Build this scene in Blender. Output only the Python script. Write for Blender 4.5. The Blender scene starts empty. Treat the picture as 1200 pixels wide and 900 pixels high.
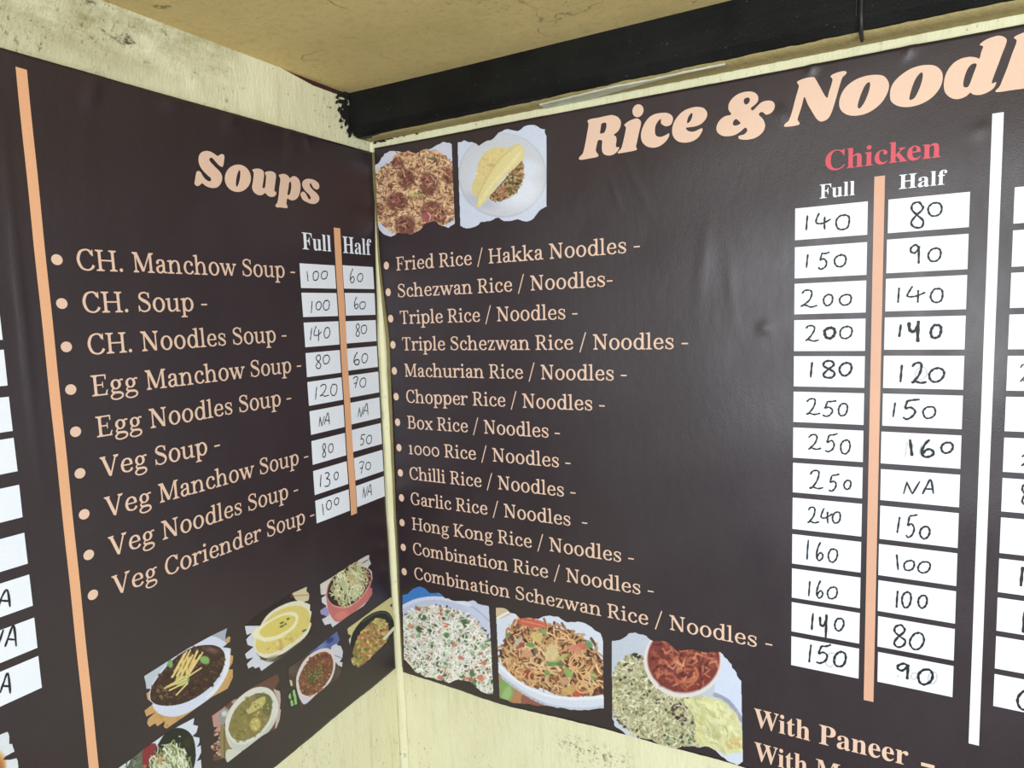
import bpy, bmesh, math, random
import numpy as np
from mathutils import Vector
from mathutils.geometry import tessellate_polygon
random.seed(7)
sc = bpy.context.scene
COL = sc.collection

# ------------------------------------------------------------------ camera
# Plan units: 1 unit = S metres, corner of the two walls at x = y = 0, the
# right wall is y = 0 (x > 0), the left wall is x = 0 (y < 0); EYE is eye height.
S = 1.3
EYE = 1.75
FPX, YAW, PITCH, ROLL, CX, CY = 797.152, -0.51183, -0.104208, -0.0345744, 0.840044, -1.0
cyw, syw, cpt, spt = math.cos(YAW), math.sin(YAW), math.cos(PITCH), math.sin(PITCH)
FW = Vector((syw*cpt, cyw*cpt, spt)); _rt = Vector((cyw, -syw, 0)); _up = _rt.cross(FW)
RT = _rt*math.cos(ROLL) + _up*math.sin(ROLL)
UP = -_rt*math.sin(ROLL) + _up*math.cos(ROLL)
cam = bpy.data.cameras.new('camera'); cam.sensor_fit = 'HORIZONTAL'; cam.sensor_width = 36
cam.lens = FPX/1200*36; cam.clip_start = .02; cam.clip_end = 100
camo = bpy.data.objects.new('camera', cam); COL.objects.link(camo); sc.camera = camo
from mathutils import Matrix
M3 = Matrix((RT, UP, -FW)).transposed()
camo.matrix_world = Matrix.Translation((CX*S, CY*S, EYE)) @ M3.to_4x4()

# ------------------------------------------------------------------ world, lights, exposure
w = bpy.data.worlds.new('world'); sc.world = w; w.use_nodes = True
w.node_tree.nodes['Background'].inputs[0].default_value = (.80, .90, 1.0, 1)
w.node_tree.nodes['Background'].inputs[1].default_value = .50
def area(name, loc, target, sx, sy, power, color):
    l = bpy.data.lights.new(name, 'AREA'); l.shape = 'RECTANGLE'; l.size = sx; l.size_y = sy
    l.energy = power; l.color = color
    o = bpy.data.objects.new(name, l); COL.objects.link(o); o.location = loc
    o.rotation_euler = (Vector(target)-Vector(loc)).to_track_quat('-Z', 'Y').to_euler()
    return o
area('shop_front_light', (1.15, -2.9, 1.72), (.75, 0, 1.55), 1.9, 1.0, 48, (.93, .97, 1.0))
area('side_light', (2.7, -1.5, 1.35), (0, -.5, 1.5), .9, 1.2, 33, (.95, .98, 1.0))
sc.view_settings.view_transform = 'Standard'; sc.view_settings.look = 'None'
sc.view_settings.gamma = 1; sc.view_settings.exposure = 0.0

# ------------------------------------------------------------------ helpers
def lin(c):
    c = np.asarray(c, float)/255
    return np.where(c <= .04045, c/12.92, ((c+.055)/1.055)**2.4)
def W(x, y, z): return Vector((x*S, y*S, z*S+EYE))
def ray(px, py): return FW + RT*((px-600)/FPX) + UP*((450-py)/FPX)
def on_wall(side, px, py):
    """plan coordinates (u, z) of the wall point seen at a photo pixel"""
    d = ray(px, py)
    if side == 'R':
        t = -CY/d.y; return CX+t*d.x, t*d.z
    t = -CX/d.x; return CY+t*d.y, t*d.z
def on_level(px, py, z):
    d = ray(px, py); t = z/d.z; return CX+t*d.x, CY+t*d.y
def on_y(px, py, y):
    d = ray(px, py); t = (y-CY)/d.y; return CX+t*d.x, t*d.z

GAP = .0022
CREASES = [  # side, u, z, length, angle(deg from vertical), half width, height
 ('R', .742, .303, .018, 20, .006, .0028), ('R', .852, .303, .020, 24, .0055, .0026),
 ('R', .965, .10, .62, 2, .016, .0012), ('R', .925, .196, .020, 60, .008, .0010),
 ('R', .706, .250, .026, -35, .007, .0011), ('R', .60, .06, .11, 6, .010, .0006), ('R', .64, .03, .09, -4, .008, .0006),
 ('R', .5, .19, .10, -25, .005, .0005), ('R', .47, .17, .08, -20, .004, .0005),
 ('R', .99, -.475, .07, 86, .004, .0003),
 ('L', -.505, .275, .04, 20, .008, .0028), ('L', -.40, .29, .03, 60, .006, .0025),
 ('L', -.20, .283, .05, 25, .007, .0028), ('L', -.16, .288, .03, -20, .006, .0025),
 ('L', -.31, .284, .04, 40, .007, .0022), ('L', -.604, .02, .30, 0, .004, .0016), ('L', -.08, -.5, .12, 3, .004, .0006)]
def relief(side, u, z):
    """how far the vinyl stands off the wall (metres/S) beyond GAP"""
    h = .0009*math.sin(7*u+1.3)*math.sin(9*z+.4)+.0006*math.sin(23*u+5*z)+.00035*math.sin(41*z-13*u)
    for s_, cu, cz, ln, an, hw, ht in CREASES:
        if s_ != side: continue
        a = math.radians(an); du, dz = u-cu, z-cz
        along = du*math.sin(a)+dz*math.cos(a); ac = du*math.cos(a)-dz*math.sin(a)
        e = (along/(ln*.5))**2 + (ac/hw)**2
        if e < 9: h += ht*math.exp(-e)
    if side == 'R':
        e = ((u-.685)**2+(z+.0328)**2)/.009**2
        if e < 9: h += .0016*math.exp(-e)
    return max(h, -.0012)
STEP = .00018
def onto(side, u, z, layer=0.0):
    """world point on the printed face of a banner"""
    n = GAP+relief(side, u, z)+layer*STEP
    return W(u, -n, z) if side == 'R' else W(n, u, z)
def onto_px(side, px, py, layer=0.0):
    u, z = on_wall(side, px, py); return onto(side, u, z, layer)

def mesh(name, verts, faces, mat, parent=None, smooth=False, origin=None, link=True):
    if origin is None: origin = parent.location if parent is not None and parent.parent is None else Vector((0, 0, 0))
    if parent is not None: origin = root_of(parent).location
    me = bpy.data.meshes.new(name)
    me.from_pydata([tuple(Vector(v)-origin) for v in verts], [], faces)
    me.materials.append(mat)
    if smooth:
        for p in me.polygons: p.use_smooth = True
    me.update()
    o = bpy.data.objects.new(name, me); COL.objects.link(o)
    if parent is not None: o.parent = parent
    else: o.location = origin
    return o
def root_of(o):
    while o.parent: o = o.parent
    return o
def tag(o, label=None, cat=None, group=None, kind=None):
    if label: o['label'] = label
    if cat: o['category'] = cat
    if group: o['group'] = group
    if kind: o['kind'] = kind
    return o

# ------------------------------------------------------------------ materials
def new_mat(name):
    m = bpy.data.materials.new(name); m.use_nodes = True
    nt = m.node_tree; b = nt.nodes['Principled BSDF']
    return m, nt, b
def nd(nt, t, **k):
    n = nt.nodes.new(t)
    for a, v in k.items():
        if a in n.inputs: n.inputs[a].default_value = v
        else: setattr(n, a, v)
    return n
def pos(nt): return nt.nodes.new('ShaderNodeNewGeometry').outputs['Position']
def mapping(nt, scale):
    mp = nt.nodes.new('ShaderNodeMapping'); mp.inputs['Scale'].default_value = scale
    nt.links.new(pos(nt), mp.inputs['Vector']); return mp.outputs[0]
def noise(nt, vec, scale, detail=4, rough=.5):
    n = nt.nodes.new('ShaderNodeTexNoise'); n.inputs['Scale'].default_value = scale
    n.inputs['Detail'].default_value = detail; n.inputs['Roughness'].default_value = rough
    nt.links.new(vec, n.inputs['Vector']); return n.outputs[0]
def ramp(nt, fac, stops):
    r = nt.nodes.new('ShaderNodeValToRGB'); cr = r.color_ramp
    while len(cr.elements) < len(stops): cr.elements.new(.5)
    for e, (p, c) in zip(cr.elements, stops):
        e.position = p; e.color = (*c, 1) if len(c) == 3 else c
    nt.links.new(fac, r.inputs[0]); return r.outputs[0]
def mix(nt, fac, a, b, mode='MIX'):
    n = nt.nodes.new('ShaderNodeMix'); n.data_type = 'RGBA'; n.blend_type = mode
    for s, v in ((n.inputs[0], fac), (n.inputs[6], a), (n.inputs[7], b)):
        if isinstance(v, bpy.types.NodeSocket): nt.links.new(v, s)
        elif isinstance(v, (int, float)): s.default_value = v
        else: s.default_value = (*v, 1)
    return n.outputs[2]
def bump(nt, h, b, strength, dist):
    n = nt.nodes.new('ShaderNodeBump'); n.inputs['Strength'].default_value = strength
    n.inputs['Distance'].default_value = dist
    nt.links.new(h, n.inputs['Height']); nt.links.new(n.outputs[0], b.inputs['Normal']); return n
def g3(v): return (v, v, v)

def vinyl(name, rgb, rough=.40, spec=.5, vary=.06, bmp=.25):
    m, nt, b = new_mat(name)
    c = lin(rgb)
    n1 = noise(nt, mapping(nt, (1, 1, 1)), 9, 5, .6)
    n2 = noise(nt, mapping(nt, (1, 1, 1)), 900, 2, .6)
    base = mix(nt, ramp(nt, n1, [(.3, g3(0.)), (.7, g3(1.))]), tuple(c*(1-vary)), tuple(c*(1+vary)))
    base = mix(nt, ramp(nt, n2, [(.35, g3(0.)), (.7, g3(1.))]), base, mix(nt, 1., base, (1.12, 1.1, 1.1), 'MULTIPLY'))
    nt.links.new(base, b.inputs['Base Color'])
    b.inputs['Specular IOR Level'].default_value = spec
    nt.links.new(ramp(nt, noise(nt, mapping(nt, (1, 1, .4)), 14, 4, .6), [(.3, g3(rough-.05)), (.7, g3(rough+.07))]), b.inputs['Roughness'])
    h = mix(nt, .35, noise(nt, mapping(nt, (1, 1, .45)), 60, 3, .6), noise(nt, mapping(nt, (1, 1, 1)), 500, 2, .5))
    bump(nt, h, b, bmp, .0008)
    return m
M_VINYL = vinyl('dark_vinyl', (45, 34, 39), .37, .62, .10, .62)
M_CREAM = vinyl('print_cream', (224, 192, 170), .42, .4, .03, .15)
M_PEACH = vinyl('print_peach', (226, 172, 132), .42, .4, .03, .15)
M_ROSE = vinyl('print_rose_peach', (212, 166, 140), .42, .4, .03, .15)
M_WHITE = vinyl('print_white', (229, 235, 244), .42, .4, .02, .15)
M_RED = vinyl('print_red', (206, 82, 97), .42, .4, .03, .15)
def ink(name, rgb):
    m, nt, b = new_mat(name); b.inputs['Base Color'].default_value = (*lin(rgb), 1)
    b.inputs['Roughness'].default_value = .55; return m
M_INK = ink('marker_ink', (22, 24, 26)); M_INK2 = ink('faded_marker', (62, 66, 70)); M_GHOST = ink('wiped_marker', (196, 200, 204))
M_PHOTO, nt, b = new_mat('photo_print')
at = nd(nt, 'ShaderNodeVertexColor', layer_name='print'); nt.links.new(at.outputs[0], b.inputs['Base Color'])
b.inputs['Roughness'].default_value = .42; b.inputs['Specular IOR Level'].default_value = .4

def plaster(name, base, dark, streak, pits=1.0, rough_amp=.6):
    m, nt, b = new_mat(name)
    v = mapping(nt, (1, 1, 1)); vs = mapping(nt, (1, 1, .12))
    big = noise(nt, v, 2.6, 5, .6)
    c = mix(nt, ramp(nt, big, [(.35, g3(0.)), (.72, g3(1.))]), tuple(lin(base)), tuple(lin(streak)))
    # vertical brush marks
    c = mix(nt, ramp(nt, noise(nt, vs, 55, 4, .6), [(.50, g3(0.)), (.80, g3(.45))]), c, tuple(lin(dark)))
    # fine specks and pits
    sp = noise(nt, mapping(nt, (1, 1, .6)), 130, 3, .7)
    gate = ramp(nt, noise(nt, v, 5.5, 3, .6), [(.48, g3(0.)), (.62, g3(1.))])
    spk = ramp(nt, sp, [(.62, g3(0.)), (.68, g3(1.))])
    k = mix(nt, 1., spk, gate, 'MULTIPLY')
    k2 = mix(nt, 1., k, g3(pits), 'MULTIPLY')
    c = mix(nt, k2, c, (.035, .03, .02))
    nt.links.new(c, b.inputs['Base Color']); b.inputs['Roughness'].default_value = .8
    b.inputs['Specular IOR Level'].default_value = .25
    h = mix(nt, .5, noise(nt, mapping(nt, (1, 1, .5)), 45, 6, .65), noise(nt, v, 8, 5, .6))
    h = mix(nt, .35, h, noise(nt, mapping(nt, (1, 1, .3)), 170, 4, .7))
    h = mix(nt, k2, h, g3(.1))
    bump(nt, h, b, rough_amp*1.25, .006)
    return m, nt, b
M_WALL, nt, b = plaster('cream_plaster', (233, 231, 198), (190, 184, 140), (220, 216, 176), .75)
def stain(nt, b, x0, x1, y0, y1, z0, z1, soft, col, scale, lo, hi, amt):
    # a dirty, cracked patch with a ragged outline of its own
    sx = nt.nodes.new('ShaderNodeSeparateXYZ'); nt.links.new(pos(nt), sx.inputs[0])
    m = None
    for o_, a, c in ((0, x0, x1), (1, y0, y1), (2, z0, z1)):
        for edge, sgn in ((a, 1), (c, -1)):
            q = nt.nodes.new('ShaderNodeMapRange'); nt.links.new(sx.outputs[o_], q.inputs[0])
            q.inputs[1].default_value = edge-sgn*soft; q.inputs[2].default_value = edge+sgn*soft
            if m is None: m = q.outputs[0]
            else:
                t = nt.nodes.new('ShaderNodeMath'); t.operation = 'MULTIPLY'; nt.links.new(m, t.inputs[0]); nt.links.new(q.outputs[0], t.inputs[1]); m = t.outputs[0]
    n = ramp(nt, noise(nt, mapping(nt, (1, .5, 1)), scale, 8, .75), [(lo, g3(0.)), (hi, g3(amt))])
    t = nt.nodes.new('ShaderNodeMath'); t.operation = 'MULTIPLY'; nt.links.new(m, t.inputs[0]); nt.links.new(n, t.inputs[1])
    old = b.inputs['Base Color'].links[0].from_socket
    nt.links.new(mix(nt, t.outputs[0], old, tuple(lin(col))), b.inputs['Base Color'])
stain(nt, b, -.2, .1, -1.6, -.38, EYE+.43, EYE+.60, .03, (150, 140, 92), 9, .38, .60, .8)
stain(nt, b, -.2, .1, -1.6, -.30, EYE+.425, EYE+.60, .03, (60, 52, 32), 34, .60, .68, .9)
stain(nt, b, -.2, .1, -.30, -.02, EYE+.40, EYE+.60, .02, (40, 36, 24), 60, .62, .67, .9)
stain(nt, b, .45, .62, -.1, .1, EYE-.99, EYE-.955, .02, (60, 56, 40), 90, .52, .58, .8)
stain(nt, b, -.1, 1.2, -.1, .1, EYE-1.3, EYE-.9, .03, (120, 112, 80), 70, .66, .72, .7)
M_LIP, _, _ = plaster('shaded_cream_plaster', (168, 152, 104), (130, 116, 74), (150, 136, 90), .5, .9)  # cream plaster darkened to olive: the soffit's shade is painted into the colour
M_CEIL, nt, b = plaster('ochre_ceiling', (228, 203, 142), (178, 156, 98), (204, 184, 124), .55, .35)
# hairline cracks on the ceiling
vor = nd(nt, 'ShaderNodeTexVoronoi', feature='DISTANCE_TO_EDGE'); vor.inputs['Scale'].default_value = 2.2
wob = nt.nodes.new('ShaderNodeVectorMath'); wob.operation = 'ADD'
nn = nd(nt, 'ShaderNodeTexNoise'); nn.inputs['Scale'].default_value = 6; nn.inputs['Detail'].default_value = 6
nt.links.new(pos(nt), nn.inputs['Vector'])
scl = nt.nodes.new('ShaderNodeVectorMath'); scl.operation = 'SCALE'; scl.inputs['Scale'].default_value = .35
nt.links.new(nn.outputs[1], scl.inputs[0]); nt.links.new(pos(nt), wob.inputs[0]); nt.links.new(scl.outputs[0], wob.inputs[1])
nt.links.new(wob.outputs[0], vor.inputs['Vector'])
cr = ramp(nt, vor.outputs['Distance'], [(.0, g3(1.)), (.006, g3(0.))])
ga = ramp(nt, noise(nt, mapping(nt, (1, 1, 1)), 3, 3, .6), [(.52, g3(0.)), (.6, g3(.7))])
old = b.inputs['Base Color'].links[0].from_socket
nt.links.new(mix(nt, mix(nt, 1., cr, ga, 'MULTIPLY'), old, (.06, .045, .02)), b.inputs['Base Color'])

M_BEAM, nt, b = new_mat('black_paint')
v = mapping(nt, (1, 1, 1))
c = mix(nt, ramp(nt, noise(nt, v, 7, 5, .6), [(.4, g3(0.)), (.75, g3(1.))]), (.005, .005, .005), (.012, .0125, .012))
sp = mix(nt, 1., ramp(nt, noise(nt, v, 190, 2, .7), [(.70, g3(0.)), (.76, g3(.5))]), ramp(nt, noise(nt, v, 9, 2, .6), [(.45, g3(0.)), (.6, g3(1.))]), 'MULTIPLY')
nt.links.new(mix(nt, sp, c, (.22, .23, .21)), b.inputs['Base Color'])
b.inputs['Roughness'].default_value = .5; b.inputs['Specular IOR Level'].default_value = .16
bump(nt, mix(nt, .4, noise(nt, mapping(nt, (.4, 1, 1)), 50, 5, .6), noise(nt, v, 300, 2, .6)), b, .5, .003)
def plain(name, rgb, rough=.6, bs=0):
    m, nt, b = new_mat(name); c = lin(rgb)
    nt.links.new(mix(nt, ramp(nt, noise(nt, mapping(nt, (1, 1, 1)), 40, 4, .6), [(.35, g3(0.)), (.7, g3(1.))]), tuple(c*.85), tuple(c*1.12)), b.inputs['Base Color'])
    b.inputs['Roughness'].default_value = rough
    if bs: bump(nt, noise(nt, mapping(nt, (1, 1, 1)), 120, 4, .6), b, bs, .002)
    return m
M_BRICK = plain('red_brown_filler', (70, 32, 26), .9, .4)
M_BATTEN = plain('pale_grey_wood', (196, 196, 176), .7, .4)
M_CABLE = plain('black_rubber', (34, 34, 34), .45)
M_FLOOR = plain('grey_floor', (150, 142, 128), .6)
M_DRIP = plain('black_paint_smear', (26, 26, 22), .6, .3)

# ------------------------------------------------------------------ the setting
CEIL = .3916; FLOOR = -EYE/S
XR = 1.75; YL = -1.25
LIP_Z = .3193
def rnd(x, k=1.0):
    return math.sin(x*37.1*k+1.7)*.5+math.sin(x*83.7*k+.4)*.3+math.sin(x*171.3*k)*.2
# right wall
def grid(name, fn, nu, nv, mat, parent=None, smooth=True, **kw):
    vs = [fn(i/nu, j/nv) for j in range(nv+1) for i in range(nu+1)]
    fs = [(j*(nu+1)+i, j*(nu+1)+i+1, (j+1)*(nu+1)+i+1, (j+1)*(nu+1)+i) for j in range(nv) for i in range(nu)]
    return mesh(name, vs, fs, mat, parent, smooth, **kw)
def rw(a, c):
    a = a*(1+.06/XR)-.06/XR
    if c > 1: return W(a*XR, .08, FLOOR+(1 if c < 1.02 else 0)*(CEIL+.06-FLOOR))
    return W(a*XR, 0.0006+.0004*rnd(a*2+c*3), FLOOR+c*(CEIL+.06-FLOOR))
wr = grid('wall_right', lambda a, c: rw(a, c*62/60), 60, 62, M_WALL, None, False)
tag(wr, kind='structure')
# left wall: plain below, swelling out into a shallow cove under the ceiling, its top edge
# left short of the ceiling near the corner (the dark crack)
def top_z(y):
    t = max(0., min(1., (-.04-y)/.03))*max(0., min(1., (y+.235)/.10))
    return CEIL+.004-.0125*t
def cove(y, z):
    # the plaster above the banner leans out of the wall towards the ceiling
    A = .004+.040*max(0., min(1., (-y-.22)/.33))
    if z < .22: return 0.
    if z < .285: return -A*(z-.22)/.065
    k = min(1., (z-.285)/(CEIL-.285)); return -A*(1-k**2.2)
def lw(a, c):
    y = YL*a
    if c < .5: z = FLOOR+(.29-FLOOR)*(c/.5); k = 0
    else: k = (c-.5)/.5; z = .29+(top_z(y)-.29)*k
    return W(cove(y, z)-.0006-(.0004*rnd(a*3+c) if z < .36 else 0), y, z)
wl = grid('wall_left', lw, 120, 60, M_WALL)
for p in wl.data.polygons: p.flip()
tag(wl, kind='structure')
def box(name, x0, x1, y0, y1, z0, z1, mat, parent=None, **kw):
    vs = [W(x, y, z) for x in (x0, x1) for y in (y0, y1) for z in (z0, z1)]
    fs = [(0, 1, 3, 2), (4, 6, 7, 5), (0, 4, 5, 1), (2, 3, 7, 6), (0, 2, 6, 4), (1, 5, 7, 3)]
    return mesh(name, vs, fs, mat, parent, **kw)
tag(box('trim_1', -.05, -.0032, -.25, 0.02, .3770, CEIL+.03, M_BRICK), kind='structure')
cl = box('ceiling', -.05, XR, YL, .02, CEIL, CEIL+.04, M_CEIL); tag(cl, kind='structure')
fl = box('floor', -.05, XR, YL, .02, FLOOR-.04, FLOOR, M_FLOOR); tag(fl, kind='structure')
# rounded plaster fillet that fills the corner between the two walls
def fil(a, c):
    r = .004+.007*max(0., min(1., (.3-(FLOOR+a*(.31-FLOOR)))/.9))
    t = c*math.pi/2; z = FLOOR+a*(.316-FLOOR)
    return W(r*(1-math.cos(t))+.0002+.0006*rnd(z*2), -r*(1-math.sin(t))-.0002, z)
f = grid('trim_2', fil, 80, 8, M_WALL); tag(f, kind='structure')
# plaster lip above the right banner, its lower front edge broken
NL = 260
vs = []; fs = []
for i in range(NL+1):
    x = .0+XR*i/NL
    d = .027+.009*min(1, x/.6)+.0012*rnd(x*1.7)+.0004*rnd(x*11.)
    zb = LIP_Z+.0007*rnd(x*9)
    vs += [W(x, .0, LIP_Z-.0008+.0005*rnd(x*7)), W(x, -d*.5, zb), W(x, -d, zb+.0004), W(x, -d-.001, zb+.004), W(x, -d, .345), W(x, 0, .345)]
for i in range(NL):
    for k in range(5):
        a = i*6+k; fs.append((a, a+6, a+7, a+1))
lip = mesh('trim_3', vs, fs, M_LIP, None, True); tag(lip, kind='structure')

# black beam over the lip
def beam_y(x):
    pts = [(0, -.053), (.09, -.050), (.25, -.0475), (.6, -.047), (2, -.047)]
    for (a, ya), (b_, yb) in zip(pts, pts[1:]):
        if x <= b_: return ya+(yb-ya)*(x-a)/(b_-a)
    return -.047
vs = []; fs = []; NB = 200
BX1 = XR
for i in range(NB+1):
    x = .0015+(BX1-.0015)*i/NB; y = beam_y(x)
    e = .0004*rnd(x*1.6)+.0002*rnd(x*23)
    zbot = LIP_Z+.0016+.0004*rnd(x*2) - .0035*max(0, 1-x/.05)
    vs += [W(x, -.001, zbot+.002), W(x, y+.016, zbot), W(x, y+.007, zbot+.003+e), W(x, y+.002, zbot+.0105+e), W(x, y, zbot+.0135+e), W(x, y-.0004, zbot+.04), W(x, y, CEIL+.003), W(x, -.001, CEIL+.003)]
for i in range(NB):
    for k in range(8):
        a = i*8+k; b2 = i*8+(k+1) % 8; fs.append((a, a+8, b2+8, b2))
fs.append(tuple(range(7, -1, -1))); fs.append(tuple(NB*8+k for k in range(8)))
beam = mesh('beam', vs, fs, M_BEAM, None, False, origin=W(.6, -.03, LIP_Z))
tag(beam, 'long black painted beam fixed in the angle between ochre ceiling and right wall', 'beam')

# pale batten lodged under the beam
top = [(632, 123.6), (676, 113), (720, 102.4), (760, 95), (800, 86), (850, 76)]
bot = [(635.6, 132.4), (672, 122), (700, 114), (720, 108), (760, 97), (800, 86.6), (850, 76.4)]
zt = LIP_Z-.0022
T = [on_level(*p, zt) for p in top]; Bt = [on_level(*p, zt) for p in bot]
def interp(pts, x):
    for (a, ya), (b_, yb) in zip(pts, pts[1:]):
        if x <= b_: return ya+(yb-ya)*(x-a)/(b_-a)
    return pts[-1][1]
vs = []; fs = []; n = 30; x0 = T[0][0]; x1 = T[-1][0]
for i in range(n+1):
    x = x0+(x1-x0)*i/n; yf = interp(T, x); yb = interp(Bt, x)+.0004
    vs += [W(x, yf, zt), W(x, yb, zt), W(x, yb, zt+.006), W(x, yf, zt+.006)]
for i in range(n):
    for k in range(4):
        a = i*4+k; b2 = i*4+(k+1) % 4; fs.append((a, a+4, b2+4, b2))
fs += [(3, 2, 1, 0), tuple(n*4+k for k in range(4))]
bt = mesh('batten', vs, fs, M_BATTEN, None, False, origin=vs[0])
tag(bt, 'thin pale grey wooden strip wedged under the black beam above the word Rice', 'strip')

# cable down the beam face
def tube(path, r, n=10):
    vs = []; fs = []
    path = [Vector(p) for p in path]
    for i, p in enumerate(path):
        t = (path[min(i+1, len(path)-1)]-path[max(i-1, 0)]).normalized()
        a = t.orthogonal().normalized(); a = (Vector((1, 0, 0))-t*t.x).normalized() if abs(t.x) < .9 else a
        b_ = t.cross(a)
        rr = r[i] if isinstance(r, (list, tuple)) else r
        for k in range(n):
            th = 2*math.pi*k/n; vs.append(p+a*math.cos(th)*rr+b_*math.sin(th)*rr)
    for i in range(len(path)-1):
        for k in range(n): fs.append((i*n+k, i*n+(k+1) % n, (i+1)*n+(k+1) % n, (i+1)*n+k))
    fs.append(tuple(range(n-1, -1, -1))); fs.append(tuple((len(path)-1)*n+k for k in range(n)))
    return vs, fs
cx_, cz_ = on_y(1009, 30, -.05)
path = [W(cx_, -.0495, z) for z in np.linspace(CEIL-.0005, LIP_Z+.02, 8)]+[W(cx_, -.0485, LIP_Z+.012), W(cx_, -.044, LIP_Z+.004), W(cx_, -.036, LIP_Z-.001), W(cx_+.0005, -.029, LIP_Z-.0035), W(cx_+.0005, -.026, LIP_Z-.0045)]
rr = [.0024*S]*len(path); rr[-1] = .0016*S
vs, fs = tube(path, rr)
cb = mesh('cable', vs, fs, M_CABLE, None, True, origin=path[0])
tag(cb, 'short black cable hanging down the face of the beam above the letter N', 'cable')
# dark joint in the beam beside the cable
vs, fs = tube([W(cx_-.0055, -.0476, z) for z in np.linspace(CEIL-.001, LIP_Z+.018, 5)], .0011*S, 6)
jt = mesh('joint_seam', vs, fs, M_DRIP, beam)

# black paint smeared on the left wall where the beam meets it, and dirt in the corner
def blob(cx, cy, rx, ry, n=16, seed=0, amp=.35):
    r_ = random.Random(seed); ph = [r_.uniform(0, 6.28) for _ in range(4)]
    out = []
    for k in range(n):
        t = 2*math.pi*k/n
        q = 1+amp*(math.sin(2*t+ph[0])*.4+math.sin(3*t+ph[1])*.4+math.sin(5*t+ph[2])*.35+math.sin(7*t+ph[3])*.25)
        out.append((cx+rx*q*math.cos(t), cy+ry*q*math.sin(t)))
    return out
vs = []; fs = []
def smear(side, pts, off):
    i0 = len(vs)
    for px, py in pts:
        u, z = on_wall(side, px, py)
        if side == 'L':
            vs.append(W(cove(u, z)+.0012+off, u, z))
        else: vs.append(W(u, -.0012-off, z))
    fs.append(tuple(range(i0, len(vs))))
for i, (x, y, a, c_) in enumerate([(407, 113, 6, 4), (399, 119, 4, 3), (405, 124, 5, 7), (403, 133, 3.5, 7), (408, 141, 3, 8), (411, 152, 3, 8), (395, 114, 2, 2), (398, 128, 2, 3), (400, 141, 1.5, 3), (409, 130, 4, 9), (412, 145, 3, 12), (405, 109.5, 6, 2.5), (401, 149, 1.2, 1.6), (394, 121, 1.2, 1), (387, 126, 1, .8), (398, 112, 3, 2.4)]):
    smear('L', blob(x, y, a, c_, seed=i, amp=.5), .0001*i)
sm = mesh('paint_smear', vs, [f_[::-1] for f_ in fs], M_DRIP, wl)
vs = []; fs = []
for i, (x, y, a, c_) in enumerate([(447, 165, 6, 2.2), (456, 162.5, 4, 1.6), (440, 167, 2, 2), (465, 160, 3, 1.2), (474, 159, 1.6, 1.3), (489, 157, 1.5, 1.1)]):
    smear('R', blob(x, y, a, c_, seed=40+i, amp=.5), .0001*i)
sm2 = mesh('paint_smear', vs, fs, M_DRIP, wr)

# ------------------------------------------------------------------ banners
def banner(side, u0, u1, z0, z1, edge_fn, edge_side, nu, nv, label, group=None):
    ctr = onto(side, (u0+u1)/2, z0)
    front = []; back = []
    for j in range(nv+1):
        z = z0+(z1-z0)*j/nv
        for i in range(nu+1):
            t = i/nu
            ua, ub = (edge_fn(z), u1) if edge_side == 'min' else (u0, edge_fn(z))
            u = ua+(ub-ua)*t
            zz = z+(.0007*rnd(u*1.1)+.0003*rnd(u*9) if j in (0,) else 0)+(.0002*rnd(u*2) if j == nv else 0)
            front.append(onto(side, u, zz, -1)); 
            nb = .0003
            back.append(W(u, -nb, zz) if side == 'R' else W(nb, u, zz))
    N = len(front); vs = front+back; fs = []
    q = lambda i, j: j*(nu+1)+i
    for j in range(nv):
        for i in range(nu):
            fs.append((q(i, j), q(i+1, j), q(i+1, j+1), q(i, j+1)))
            fs.append((N+q(i, j), N+q(i, j+1), N+q(i+1, j+1), N+q(i+1, j)))
    for i in range(nu):
        fs.append((q(i+1, 0), q(i, 0), N+q(i, 0), N+q(i+1, 0))); fs.append((q(i, nv), q(i+1, nv), N+q(i+1, nv), N+q(i, nv)))
    for j in range(nv):
        fs.append((q(0, j), q(0, j+1), N+q(0, j+1), N+q(0, j))); fs.append((q(nu, j+1), q(nu, j), N+q(nu, j), N+q(nu, j+1)))
    o = mesh('menu_banner', vs, fs, M_VINYL, None, False, origin=ctr)
    for p in o.data.polygons[:2*nu*nv]: p.use_smooth = True
    tag(o, label, 'banner', group)
    return o
def pw(pts):
    def f_(z):
        if z <= pts[0][0]: return pts[0][1]
        for (a, ya), (b_, yb) in zip(pts, pts[1:]):
            if z <= b_: return ya+(yb-ya)*(z-a)/(b_-a)
        return pts[-1][1]
    return f_
LB = banner('L', -.98, 0, -.690, .300, pw([(-.69, -.0150), (-.54, -.0142), (-.37, -.0150), (-.2, -.0120), (-.04, -.0128), (.11, -.0075), (.2, -.003), (.3, -.0016)]), 'max', 230, 240,
            'dark brown vinyl soup menu banner headed Soups on the left wall')
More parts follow.
